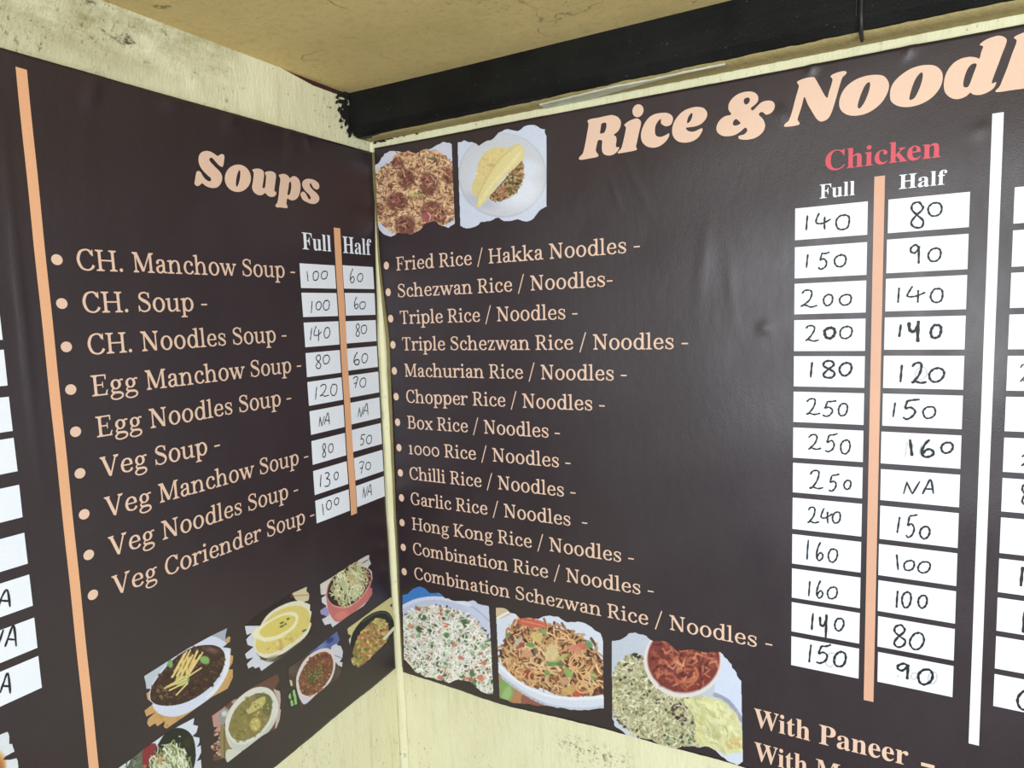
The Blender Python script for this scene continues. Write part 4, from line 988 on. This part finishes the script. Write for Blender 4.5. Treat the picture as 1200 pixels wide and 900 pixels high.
# stir-fried noodles in a white bowl
p = Pic('R', (575, 705), 6.43, torn([(45, 40), (110, 45), (150, 80), (190, 90), (225, 125), (290, 120), (360, 130), (400, 110), (450, 103), (510, 110), (580, 155), (680, 150), (740, 175), (790, 215), (830, 235), (850, 300), (855, 800), (740, 815), (600, 812), (480, 790), (420, 780), (350, 782), (290, 765), (200, 760), (150, 748), (75, 720)], 5, 24, 4), (208, 216, 234), 2.4, 14)
p.poly([(40, 30), (130, 50), (160, 90), (60, 130), (40, 130)], (206, 184, 150)); p.line([(50, 125), (150, 75), (190, 95)], 16, (232, 230, 226), 1)
p.poly([(40, 520), (120, 560), (260, 690), (420, 770), (500, 830), (60, 790)], (186, 128, 90)); p.ell(110, 670, 70, 90, 0, (132, 168, 92), 1, .2); p.ell(130, 690, 30, 60, 20, (160, 194, 122), .8, .5)
p.poly([(250, 700), (420, 770), (420, 830), (260, 800)], (150, 90, 76))
p.poly([(40, 470), (60, 380), (860, 600), (860, 790), (740, 815), (600, 812), (440, 772), (260, 680), (120, 565)], (208, 216, 236))
p.line([(60, 480), (150, 570), (290, 660), (440, 720), (600, 745), (760, 735), (860, 715)], 30, (224, 230, 244), .9)
nm = [(215, 135), (300, 140), (420, 175), (560, 215), (680, 265), (790, 370), (850, 470), (870, 700), (780, 706), (680, 708), (520, 698), (380, 645), (230, 585), (120, 500), (84, 400), (130, 260)]
p.poly(nm, (96, 58, 42)); p.blobs(nm, 150, 10, 26, [(72, 42, 34), (128, 80, 56), (54, 32, 30), (150, 100, 66)], .8)
p.grains(nm, 150, 120, 16, [(150, 100, 66), (120, 76, 52), (168, 116, 74)], 1, .7, 1.1, .45)
p.grains(nm, 150, 130, 12, [(206, 160, 108), (226, 186, 130), (190, 138, 90), (214, 168, 116)], 1, .7, 1.2, .5)
p.grains(nm, 90, 60, 11, [(90, 50, 42), (64, 38, 34), (130, 70, 60)], .9)
p.grains(nm, 60, 110, 11, [(230, 192, 140), (214, 166, 112)], 1, .6, 1.1, .5)
for x, y, a, b_, t, c_ in [(320, 160, 110, 30, 10, (206, 92, 70)), (660, 690, 44, 26, -30, (196, 74, 62)), (290, 545, 40, 34, 60, (150, 62, 52)), (640, 350, 60, 26, 10, (214, 130, 104)), (690, 330, 40, 20, 20, (204, 110, 84)), (465, 390, 50, 76, 10, (216, 196, 140)), (350, 265, 52, 36, 30, (212, 186, 110)), (590, 670, 60, 34, -20, (204, 166, 96)), (280, 390, 44, 30, 20, (206, 150, 110)), (560, 600, 40, 26, 10, (198, 150, 120)), (230, 330, 40, 12, -40, (180, 70, 66)), (305, 325, 34, 18, 10, (108, 150, 76)), (400, 225, 26, 20, 20, (128, 166, 90)), (470, 468, 50, 18, 0, (104, 150, 84)), (540, 420, 60, 14, -30, (176, 186, 96)), (590, 535, 46, 24, 50, (134, 178, 96)), (530, 470, 30, 16, 10, (84, 124, 84)), (430, 535, 24, 18, 30, (112, 158, 84)), (780, 560, 22, 30, 0, (120, 164, 90)), (745, 320, 26, 34, -40, (110, 150, 100)), (210, 300, 46, 18, -50, (186, 178, 162)), (345, 370, 26, 16, 60, (112, 108, 84)), (140, 250, 12, 26, 20, (120, 140, 84))]:
    p.ell(x, y, a, b_, t, c_, .92, .35)
for cx_, cy_, r in [(655, 450, 55), (230, 530, 40), (340, 560, 45), (700, 640, 50), (760, 600, 60), (200, 520, 50), (680, 470, 70)]:
    p.line([(cx_+r*math.cos(t), cy_+r*.9*math.sin(t)) for t in np.linspace(.3, 5.6, 12)], 12, (222, 168, 108), 1)
p.poly([(225, 125), (290, 130), (420, 170), (420, 195), (330, 190), (230, 165)], (206, 96, 76), .9); p.line([(240, 145), (320, 160), (410, 185)], 10, (226, 136, 110), .8)
p.poly([(40, 440), (90, 470), (190, 570), (300, 640), (440, 692), (600, 716), (760, 712), (870, 700), (870, 790), (740, 818), (600, 814), (460, 784), (330, 722), (200, 640), (100, 560), (40, 500)], (210, 218, 236))
p.line([(70, 478), (180, 575), (300, 652), (440, 706), (600, 730), (760, 726), (860, 714)], 20, (228, 233, 246), .9); p.line([(90, 560), (220, 660), (380, 756), (560, 800), (740, 806), (860, 785)], 22, (186, 194, 216), .7)
p.build()['label'] = 'torn photo of fried noodles in a white bowl'

# herb rice, omelette and a red curry bowl
p = Pic('R', (710, 735), 5.453, torn([(40, 85), (100, 75), (150, 35), (190, 30), (240, 45), (290, 80), (370, 85), (410, 105), (450, 145), (540, 140), (620, 155), (730, 155), (790, 220), (866, 340), (877, 852), (840, 878), (780, 850), (720, 800), (660, 760), (600, 765), (560, 755), (490, 755), (450, 770), (390, 755), (330, 735), (290, 710), (210, 705), (130, 680), (90, 645), (55, 620), (45, 560)], 5, 20, 5), (188, 198, 214), 2.2, 15)
p.poly([(730, 150), (880, 330), (890, 640), (780, 470), (700, 430)], (204, 214, 240)); p.line([(700, 430), (790, 480), (875, 600)], 30, (140, 146, 168), .6)
p.poly([(40, 560), (120, 640), (240, 720), (40, 700)], (196, 206, 222)); p.poly([(700, 780), (800, 800), (880, 780), (880, 880), (780, 860)], (206, 216, 236))
hr = [(48, 350), (80, 240), (180, 165), (260, 200), (330, 320), (430, 410), (530, 450), (610, 540), (610, 745), (440, 765), (300, 740), (130, 640), (48, 520)]
p.poly(hr, (150, 142, 104)); p.grains(hr, 700, 24, 10, [(92, 88, 60), (120, 112, 76), (150, 130, 96), (70, 66, 50)])
p.grains(hr, 1500, 24, 9, [(196, 194, 154), (180, 176, 130), (212, 208, 174), (164, 156, 112), (188, 182, 142)], .85)
p.blobs(hr, 50, 5, 12, [(52, 50, 42), (78, 72, 52), (36, 34, 30)], .85); p.blobs(hr, 50, 6, 14, [(104, 128, 74), (130, 150, 90)], .7)
p.blobs([(430, 500), (560, 500), (580, 620), (450, 600)], 26, 8, 18, [(60, 48, 42), (90, 70, 58)], .8); p.blobs([(380, 680), (560, 660), (570, 740), (400, 750)], 30, 6, 14, [(104, 146, 104), (150, 180, 130), (66, 90, 70)], .8)
p.ell(200, 180, 30, 16, 20, (44, 46, 40), .9, .4)
p.grains(hr, 260, 24, 6, [(224, 222, 190), (200, 198, 156)])
oz = [(500, 470), (560, 450), (660, 445), (760, 490), (850, 590), (874, 700), (862, 785), (760, 800), (660, 762), (590, 740), (580, 640), (560, 560)]
p.poly(oz, (214, 214, 152)); p.blobs(oz, 110, 12, 34, [(226, 226, 168), (200, 200, 132), (216, 218, 172), (206, 196, 130)], .55, .7)
p.grains(oz, 60, 90, 6, [(190, 188, 120), (228, 228, 180)], .6, .9, .5, .3); p.blobs([(780, 720), (860, 700), (860, 780), (780, 790)], 14, 8, 20, [(216, 180, 104)], .6, .6)
p.ell(497, 210, 250, 238, 4, (222, 212, 212), 1, .01); p.ell(500, 203, 234, 220, 4, (180, 150, 146), 1, .02); p.ell(500, 200, 228, 214, 4, (132, 54, 46), 1, .02)
rd = ell(500, 205, 205, 195, 0, 16)
p.blobs(rd, 120, 12, 32, [(118, 50, 46), (150, 70, 58), (160, 80, 64), (132, 58, 52)], .7, .7); p.grains(rd, 110, 44, 16, [(170, 86, 66), (124, 50, 46), (190, 104, 76), (104, 42, 40)], .7, None, 3.1, .6); p.grains(rd, 34, 46, 13, [(206, 126, 88), (196, 110, 80), (216, 146, 108)], .75, None, 3.1, .7); p.blobs(rd, 30, 5, 12, [(84, 34, 34)], .7)
p.line([(520, 350), (570, 340), (590, 300), (575, 260)], 16, (196, 110, 66), .9)
p.build()['label'] = 'torn photo of herb rice with a bowl of red curry'

# ---- left banner
p = Pic('L', (160, 730), 6.923, [(725, 40), (714, 95), (712, 132), (735, 108), (755, 110), (748, 150), (690, 195), (730, 200), (760, 205), (752, 258), (777, 265), (770, 320), (738, 372), (772, 375), (772, 440), (730, 530), (600, 600), (400, 745), (238, 856), (215, 840), (228, 795), (165, 836), (145, 812), (100, 842), (80, 810), (90, 775), (150, 722), (75, 757), (60, 710), (130, 655), (118, 640), (85, 618), (75, 570), (102, 553), (110, 530), (75, 533), (68, 480), (55, 430), (150, 370), (400, 210), (590, 105)], (204, 158, 96), 2.6, 21)
p.blobs([(200, 700), (700, 400), (780, 500), (250, 850)], 40, 10, 24, [(220, 176, 110), (186, 136, 78)], .6)
p.poly([(590, 100), (730, 30), (720, 140), (640, 170), (560, 150)], (166, 172, 190)); p.poly([(40, 440), (150, 370), (330, 250), (200, 400), (110, 540), (60, 530)], (184, 196, 208))
p.poly([(118, 655), (180, 735), (310, 760), (460, 700), (620, 580), (720, 430), (752, 300), (750, 200), (690, 140), (590, 108), (430, 180), (300, 280), (160, 430), (100, 560)], (206, 214, 236))
p.poly([(590, 170), (700, 230), (735, 210), (752, 300), (720, 430), (620, 570), (560, 600), (700, 400)], (222, 226, 236))
sp6 = [(108, 570), (130, 500), (200, 400), (300, 290), (420, 210), (540, 178), (640, 185), (702, 235), (708, 320), (670, 420), (580, 530), (450, 620), (320, 665), (190, 668), (120, 635)]
p.poly(sp6, (66, 44, 34)); p.blobs(sp6, 200, 8, 20, [(52, 32, 26), (84, 58, 44), (98, 72, 54), (70, 44, 36)], .8); p.blobs(sp6, 40, 5, 12, [(150, 120, 92), (130, 92, 70)], .7)
p.ell(600, 220, 60, 22, 10, (120, 88, 84), .7, .7); p.blobs([(140, 540), (240, 500), (230, 600), (150, 610)], 16, 6, 16, [(122, 106, 66)], .7)
p.ell(268, 328, 20, 38, -10, (122, 168, 92), 1, .3); p.ell(548, 300, 40, 32, 20, (126, 176, 96), 1, .3); p.ell(365, 468, 60, 42, -20, (140, 190, 104), 1, .3)
for a, b_, c_, d_ in [(400, 230, 290, 440), (430, 220, 320, 430), (380, 250, 300, 400), (450, 260, 350, 450), (490, 230, 400, 420), (530, 240, 420, 420), (370, 280, 360, 440), (410, 260, 400, 430), (340, 360, 280, 440), (470, 300, 380, 470), (430, 280, 340, 460), (485, 225, 440, 330), (510, 260, 430, 390), (390, 300, 320, 460), (520, 365, 400, 445), (400, 460, 225, 530), (400, 480, 262, 548), (410, 490, 318, 585), (380, 440, 240, 520)]:
    p.line([(a, b_), (c_, d_)], 13, (196, 156, 84), 1); p.line([(a+2, b_-2), (c_+2, d_-2)], 8, (236, 214, 140), 1)
p.ell(400, 330, 50, 80, 20, (232, 204, 110), .5, .8)
p.build()['label'] = 'torn photo of dark bean soup topped with cheese strips'

p = Pic('L', (280, 680), 8.18, [(645, 60), (640, 105), (668, 130), (660, 190), (612, 208), (675, 230), (670, 285), (688, 300), (672, 400), (686, 410), (680, 500), (600, 580), (380, 750), (205, 868), (185, 825), (145, 842), (125, 820), (80, 842), (65, 800), (130, 735), (65, 752), (48, 705), (130, 635), (75, 617), (60, 565), (120, 500), (65, 522), (48, 440), (50, 410), (500, 125)], (46, 36, 34), 2.6, 22)
p.line([(50, 412), (180, 320)], 8, (170, 96, 76), 1); p.line([(215, 300), (330, 225)], 6, (130, 84, 70), .9)
p.poly([(505, 125), (650, 55), (680, 190), (610, 215), (540, 190)], (212, 198, 156), 1, False); p.line([(520, 150), (660, 140)], 12, (170, 140, 100), .8); p.line([(505, 120), (500, 160)], 10, (150, 50, 50), 1)
p.poly([(40, 435), (200, 435), (160, 600), (200, 760), (330, 780), (190, 880), (40, 840)], (206, 212, 226), 1, False)
p.poly([(200, 430), (260, 340), (350, 270), (480, 212), (600, 200), (685, 250), (692, 400), (640, 530), (520, 630), (400, 710), (250, 745), (170, 700), (132, 620), (150, 520)], (226, 222, 196))
p.poly([(225, 425), (330, 315), (480, 250), (600, 250), (665, 310), (672, 420), (595, 530), (450, 630), (300, 700), (190, 690), (152, 630), (170, 540)], (222, 204, 108))
p.poly([(115, 520), (150, 470), (200, 435), (290, 380), (420, 315), (530, 308), (562, 360), (530, 450), (400, 545), (280, 585), (200, 575)], (236, 230, 188))
p.poly([(190, 500), (250, 430), (400, 345), (510, 340), (535, 380), (480, 460), (360, 525), (240, 545)], (222, 204, 98))
p.blobs([(330, 600), (600, 470), (560, 560), (400, 660), (250, 660)], 30, 10, 24, [(206, 172, 90), (228, 210, 120), (200, 150, 80)], .5, .7)
for x, y, a in [(405, 408, 22), (465, 370, 16), (620, 482, 26), (405, 440, 24), (440, 420, 12)]: p.ell(x, y, a, 9, -25, (70, 98, 40), .95, .4)
p.ell(310, 745, 70, 22, -20, (170, 160, 130), .7, .6); p.line([(160, 700), (240, 770), (360, 760), (600, 580)], 10, (150, 140, 104), .6)
p.build()['label'] = 'torn photo of yellow soup with a spoon'

p = Pic('L', (370, 645), 6.21, [(362, 35), (380, 32), (378, 60), (392, 95), (368, 122), (396, 150), (404, 200), (385, 268), (402, 275), (400, 320), (378, 350), (340, 400), (250, 460), (115, 558), (103, 530), (60, 542), (38, 500), (78, 478), (30, 462), (25, 435), (72, 402), (38, 378), (35, 345), (72, 318), (30, 322), (25, 245), (100, 200), (230, 110)], (210, 210, 218), 3.0, 23)
p.poly([(20, 240), (110, 190), (140, 170), (90, 300), (20, 320)], (212, 206, 196)); p.ell(240, 108, 70, 20, -30, (176, 66, 62), 1, .3); p.poly([(290, 90), (380, 25), (400, 110), (350, 140)], (204, 202, 196)); p.ell(350, 80, 30, 6, -30, (120, 120, 96), .8, .4)
p.poly([(66, 400), (20, 430), (30, 470), (90, 470)], (150, 146, 196))
p.poly([(72, 300), (74, 380), (100, 470), (165, 520), (300, 425), (400, 330), (406, 270), (390, 160), (300, 120), (160, 170), (95, 230)], (206, 108, 104))
p.ell(180, 470, 50, 30, -20, (222, 130, 120), .8, .6); p.line([(80, 350), (130, 405), (220, 412), (320, 345), (388, 235)], 8, (222, 150, 140), 1)
bn = [(78, 320), (95, 240), (150, 165), (240, 120), (340, 120), (388, 165), (382, 235), (320, 335), (230, 400), (140, 400), (95, 370)]
p.poly(bn, (52, 42, 34)); p.blobs(bn, 40, 6, 14, [(78, 62, 46), (38, 30, 26)], .8)
nz = [(120, 300), (140, 200), (200, 130), (300, 110), (350, 170), (340, 270), (260, 350), (200, 400), (150, 370)]
p.grains(nz, 220, 70, 7, [(214, 216, 164), (196, 198, 140), (226, 226, 184), (176, 174, 120)], 1, 1.2, .9, .5)
p.blobs([(210, 190), (280, 180), (290, 240), (220, 250)], 16, 6, 14, [(214, 190, 120), (206, 160, 96)], .7)
p.line([(300+34*math.cos(t), 290+34*math.sin(t)) for t in np.linspace(0, 5.5, 12)], 7, (214, 216, 170), 1); p.ell(228, 228, 6, 6, 0, (30, 30, 28))
p.grains([(330, 150), (390, 150), (380, 250), (330, 250)], 14, 50, 6, [(190, 160, 120), (140, 110, 80)])
p.build()['label'] = 'torn photo of noodle soup in a pink bowl'

p = Pic('L', (370, 645), 6.21, [(540, 337), (550, 378), (528, 400), (556, 420), (548, 450), (562, 480), (564, 560), (556, 622), (545, 630), (540, 610), (518, 640), (522, 668), (430, 750), (300, 856), (285, 830), (268, 838), (255, 815), (245, 790), (268, 765), (255, 740), (262, 700), (240, 690), (232, 645), (250, 618), (228, 605), (222, 568), (300, 510), (420, 420)], (206, 196, 128), 3.0, 24)
p.poly([(240, 700), (262, 600), (330, 505), (420, 448), (500, 440), (548, 490), (560, 570), (520, 690), (300, 870), (235, 800)], (34, 32, 30)); p.line([(330, 520), (420, 462), (500, 455), (540, 500)], 6, (96, 96, 92), .9)
fd = [(255, 770), (270, 700), (310, 610), (390, 520), (450, 490), (505, 520), (522, 590), (510, 655), (430, 740), (305, 850), (255, 825)]
p.poly(fd, (170, 130, 74)); p.blobs(fd, 240, 6, 14, [(196, 110, 74), (206, 190, 96), (180, 170, 80), (150, 90, 54), (216, 160, 110), (110, 116, 56)], .85)
p.blobs([(255, 770), (290, 680), (330, 760), (290, 840)], 30, 6, 12, [(120, 130, 60), (170, 180, 90)], .8); p.blobs([(430, 500), (500, 500), (510, 560), (440, 560)], 24, 6, 12, [(206, 200, 110), (180, 180, 84)], .8)
p.line([(560, 565), (490, 640)], 22, (216, 212, 184), 1); p.ell(465, 580, 7, 7, 0, (30, 26, 24)); p.ell(238, 660, 8, 18, 20, (206, 206, 204)); p.ell(256, 810, 10, 16, 20, (206, 196, 150))
p.build()['label'] = 'torn photo of mixed vegetables in a black pan'

p = Pic('L', (330, 735), 8.57, [(550, 38), (556, 70), (575, 120), (545, 176), (585, 188), (605, 240), (598, 305), (572, 345), (600, 350), (594, 400), (560, 380), (590, 440), (560, 510), (480, 570), (340, 680), (192, 810), (175, 785), (150, 790), (100, 800), (72, 775), (84, 740), (60, 695), (75, 665), (130, 612), (88, 598), (75, 552), (60, 500), (58, 410), (180, 320), (350, 200)], (78, 62, 52), 2.6, 25)
p.poly([(180, 320), (350, 190), (550, 30), (580, 130), (500, 240), (300, 250)], (84, 104, 168)); p.ell(480, 130, 40, 26, -30, (44, 56, 120), .9, .5); p.ell(400, 190, 50, 22, -30, (120, 140, 190), .7, .6)
p.poly([(490, 210), (560, 165), (610, 220), (600, 400), (530, 340)], (204, 208, 218)); p.line([(520, 280), (600, 310)], 8, (120, 120, 130), .9)
p.ell(120, 430, 60, 60, 0, (96, 80, 66), .8, .6); p.ell(555, 450, 40, 60, 20, (92, 74, 62), .8, .5)
p.poly([(50, 700), (130, 600), (175, 700), (170, 800), (60, 810)], (40, 66, 34))
for x, y in [(75, 690), (118, 655), (95, 760), (132, 745), (90, 560), (128, 700)]: p.poly([(x-14, y-32), (x+10, y-26), (x+18, y+26), (x-8, y+34)], (150, 196, 126) if y > 600 else (206, 196, 160), 1, False)
p.poly([(142, 570), (150, 480), (210, 350), (300, 262), (420, 210), (500, 235), (532, 330), (522, 440), (470, 560), (340, 675), (228, 772), (178, 720), (155, 650)], (222, 206, 206))
p.poly([(160, 600), (190, 690), (280, 705), (230, 765), (185, 715)], (206, 200, 222))
s10 = [(168, 560), (180, 480), (240, 370), (320, 285), (420, 248), (490, 285), (512, 380), (480, 500), (390, 620), (290, 685), (205, 668)]
p.poly(s10, (122, 74, 50)); p.blobs(s10, 200, 8, 18, [(104, 58, 42), (142, 90, 58), (158, 100, 70), (120, 66, 48)], .8); p.blobs(s10, 50, 5, 11, [(190, 140, 100), (170, 70, 50), (200, 170, 120)], .7)
p.grains([(260, 420), (400, 400), (380, 540), (280, 550)], 36, 60, 8, [(96, 110, 52), (130, 140, 80), (66, 84, 40)], .95, -.8, .6)
p.build()['label'] = 'torn photo of brown lentil soup in a white bowl'

p = Pic('L', (240, 780), 7.5, [(630, 68), (650, 130), (605, 205), (655, 225), (660, 300), (652, 378), (662, 385), (650, 470), (620, 545), (500, 610), (320, 750), (190, 852), (165, 805), (130, 822), (75, 838), (62, 790), (118, 742), (60, 745), (45, 705), (112, 655), (112, 605), (70, 622), (65, 580), (108, 535), (70, 538), (55, 440), (150, 370), (220, 310), (280, 280), (400, 190)], (108, 72, 58), 2.6, 26)
p.poly([(40, 430), (170, 350), (150, 560), (60, 560)], (190, 140, 130)); p.blobs([(40, 560), (130, 560), (130, 850), (40, 850)], 40, 8, 20, [(206, 160, 146), (110, 62, 50), (220, 190, 180)], .8)
p.poly([(130, 540), (170, 540), (230, 740), (190, 850), (140, 800)], (146, 130, 82)); p.line([(165, 560), (170, 800)], 10, (96, 80, 50), .8); p.poly([(190, 740), (320, 750), (200, 850)], (206, 206, 190))
p.ell(165, 440, 46, 70, 20, (146, 150, 146), 1, .2); p.ell(165, 420, 24, 26, 20, (206, 210, 206), .9, .6); p.ell(250, 310, 24, 24, 0, (190, 170, 150), .8, .5)
p.poly([(600, 210), (660, 230), (660, 480), (610, 550), (640, 330)], (196, 176, 164))
p.poly([(172, 520), (190, 430), (240, 340), (340, 240), (450, 188), (560, 202), (630, 290), (636, 420), (570, 560), (430, 680), (310, 750), (230, 722), (188, 640)], (214, 216, 206))
p.poly([(190, 600), (240, 670), (340, 690), (470, 620), (600, 470), (632, 420), (570, 560), (430, 680), (310, 748), (235, 720)], (196, 200, 192))
s11 = [(205, 535), (250, 400), (340, 300), (450, 243), (545, 250), (585, 320), (565, 460), (475, 585), (350, 655), (255, 645), (215, 595)]
p.poly(s11, (140, 128, 70)); p.blobs(s11, 120, 10, 24, [(126, 114, 62), (156, 140, 84), (130, 124, 58), (150, 130, 88)], .6, .6)
p.poly([(440, 250), (560, 260), (585, 330), (560, 440), (500, 400)], (92, 98, 62), .6); p.poly([(370, 420), (420, 320), (520, 270), (515, 340), (430, 400)], (196, 186, 108)); p.ell(438, 515, 46, 60, 10, (192, 178, 96), 1, .3)
p.blobs([(390, 400), (420, 320), (510, 290), (500, 350), (480, 560), (400, 540)], 24, 6, 14, [(212, 200, 130), (170, 150, 84)], .7); p.blobs(s11, 26, 5, 10, [(84, 110, 46), (200, 190, 120)], .8); p.ell(372, 395, 16, 16, 0, (206, 170, 130))
p.build()['label'] = 'torn photo of clear dumpling soup in a white bowl'

p = Pic('L', (130, 830), 10, [(968, 110), (955, 190), (1012, 205), (992, 282), (945, 325), (1027, 342), (1030, 390), (1000, 455), (1047, 430), (1048, 520), (1000, 620), (1048, 600), (1055, 700), (1052, 800), (900, 930), (700, 1080), (420, 1290), (250, 1400), (60, 1300), (80, 1000), (80, 695), (230, 595), (370, 480), (600, 320), (790, 205)], (208, 216, 232), 2.4, 27)
p.poly([(60, 720), (230, 590), (380, 480), (400, 800), (300, 1200), (60, 1400)], (96, 108, 88)); p.poly([(70, 700), (220, 600), (160, 720), (90, 760)], (206, 210, 210)); p.grains([(150, 650), (360, 560), (360, 1000), (100, 1000)], 40, 90, 10, [(60, 76, 56), (140, 150, 120)])
p.poly([(560, 400), (640, 290), (760, 230), (870, 250), (950, 330), (985, 470), (980, 640), (900, 850), (700, 1050), (400, 1100), (400, 700)], (40, 44, 34)); p.line([(590, 430), (680, 420), (730, 370)], 12, (170, 176, 140), 1); p.ell(800, 330, 14, 8, 0, (206, 210, 206))
p.ell(900, 400, 50, 80, 20, (58, 56, 38), .7, .6)
p.poly([(370, 490), (490, 408), (530, 450), (490, 560), (410, 690), (370, 690)], (142, 48, 54)); p.line([(545, 440), (540, 520), (480, 610), (440, 680)], 14, (206, 190, 180), 1); p.ell(390, 680, 24, 20, 0, (196, 110, 70), .9, .5)
nq = [(440, 700), (560, 520), (640, 480), (780, 420), (850, 520), (920, 640), (900, 830), (700, 1000), (420, 1000)]
p.poly([(470, 680), (570, 540), (760, 500), (900, 640), (880, 820), (650, 1000), (430, 950)], (150, 156, 110)); p.grains(nq, 330, 110, 13, [(206, 214, 180), (226, 232, 206), (176, 186, 140), (120, 132, 80), (196, 206, 160)], 1, 1.2, .7, .4)
p.blobs([(540, 520), (620, 540), (600, 640), (520, 640)], 12, 10, 24, [(150, 96, 60), (190, 130, 80)], .8)
p.build()['label'] = 'torn photo of pale noodles in a dark bowl'

p = Pic('L', (0, 840), 15, [(105, 250), (125, 285), (138, 340), (140, 460), (185, 465), (205, 530), (228, 592), (60, 685), (25, 745), (150, 740), (262, 712), (285, 770), (292, 850), (280, 1000), (-100, 1300), (-700, 1500), (-760, 700), (-300, 440), (0, 292)], (214, 220, 226), 2.0, 28)
p.ell(-40, 850, 120, 240, 0, (206, 156, 80), 1, .5); p.ell(-120, 900, 160, 200, 0, (180, 110, 60), 1, .5)
p.build()['label'] = 'torn photo with a white plate edge'
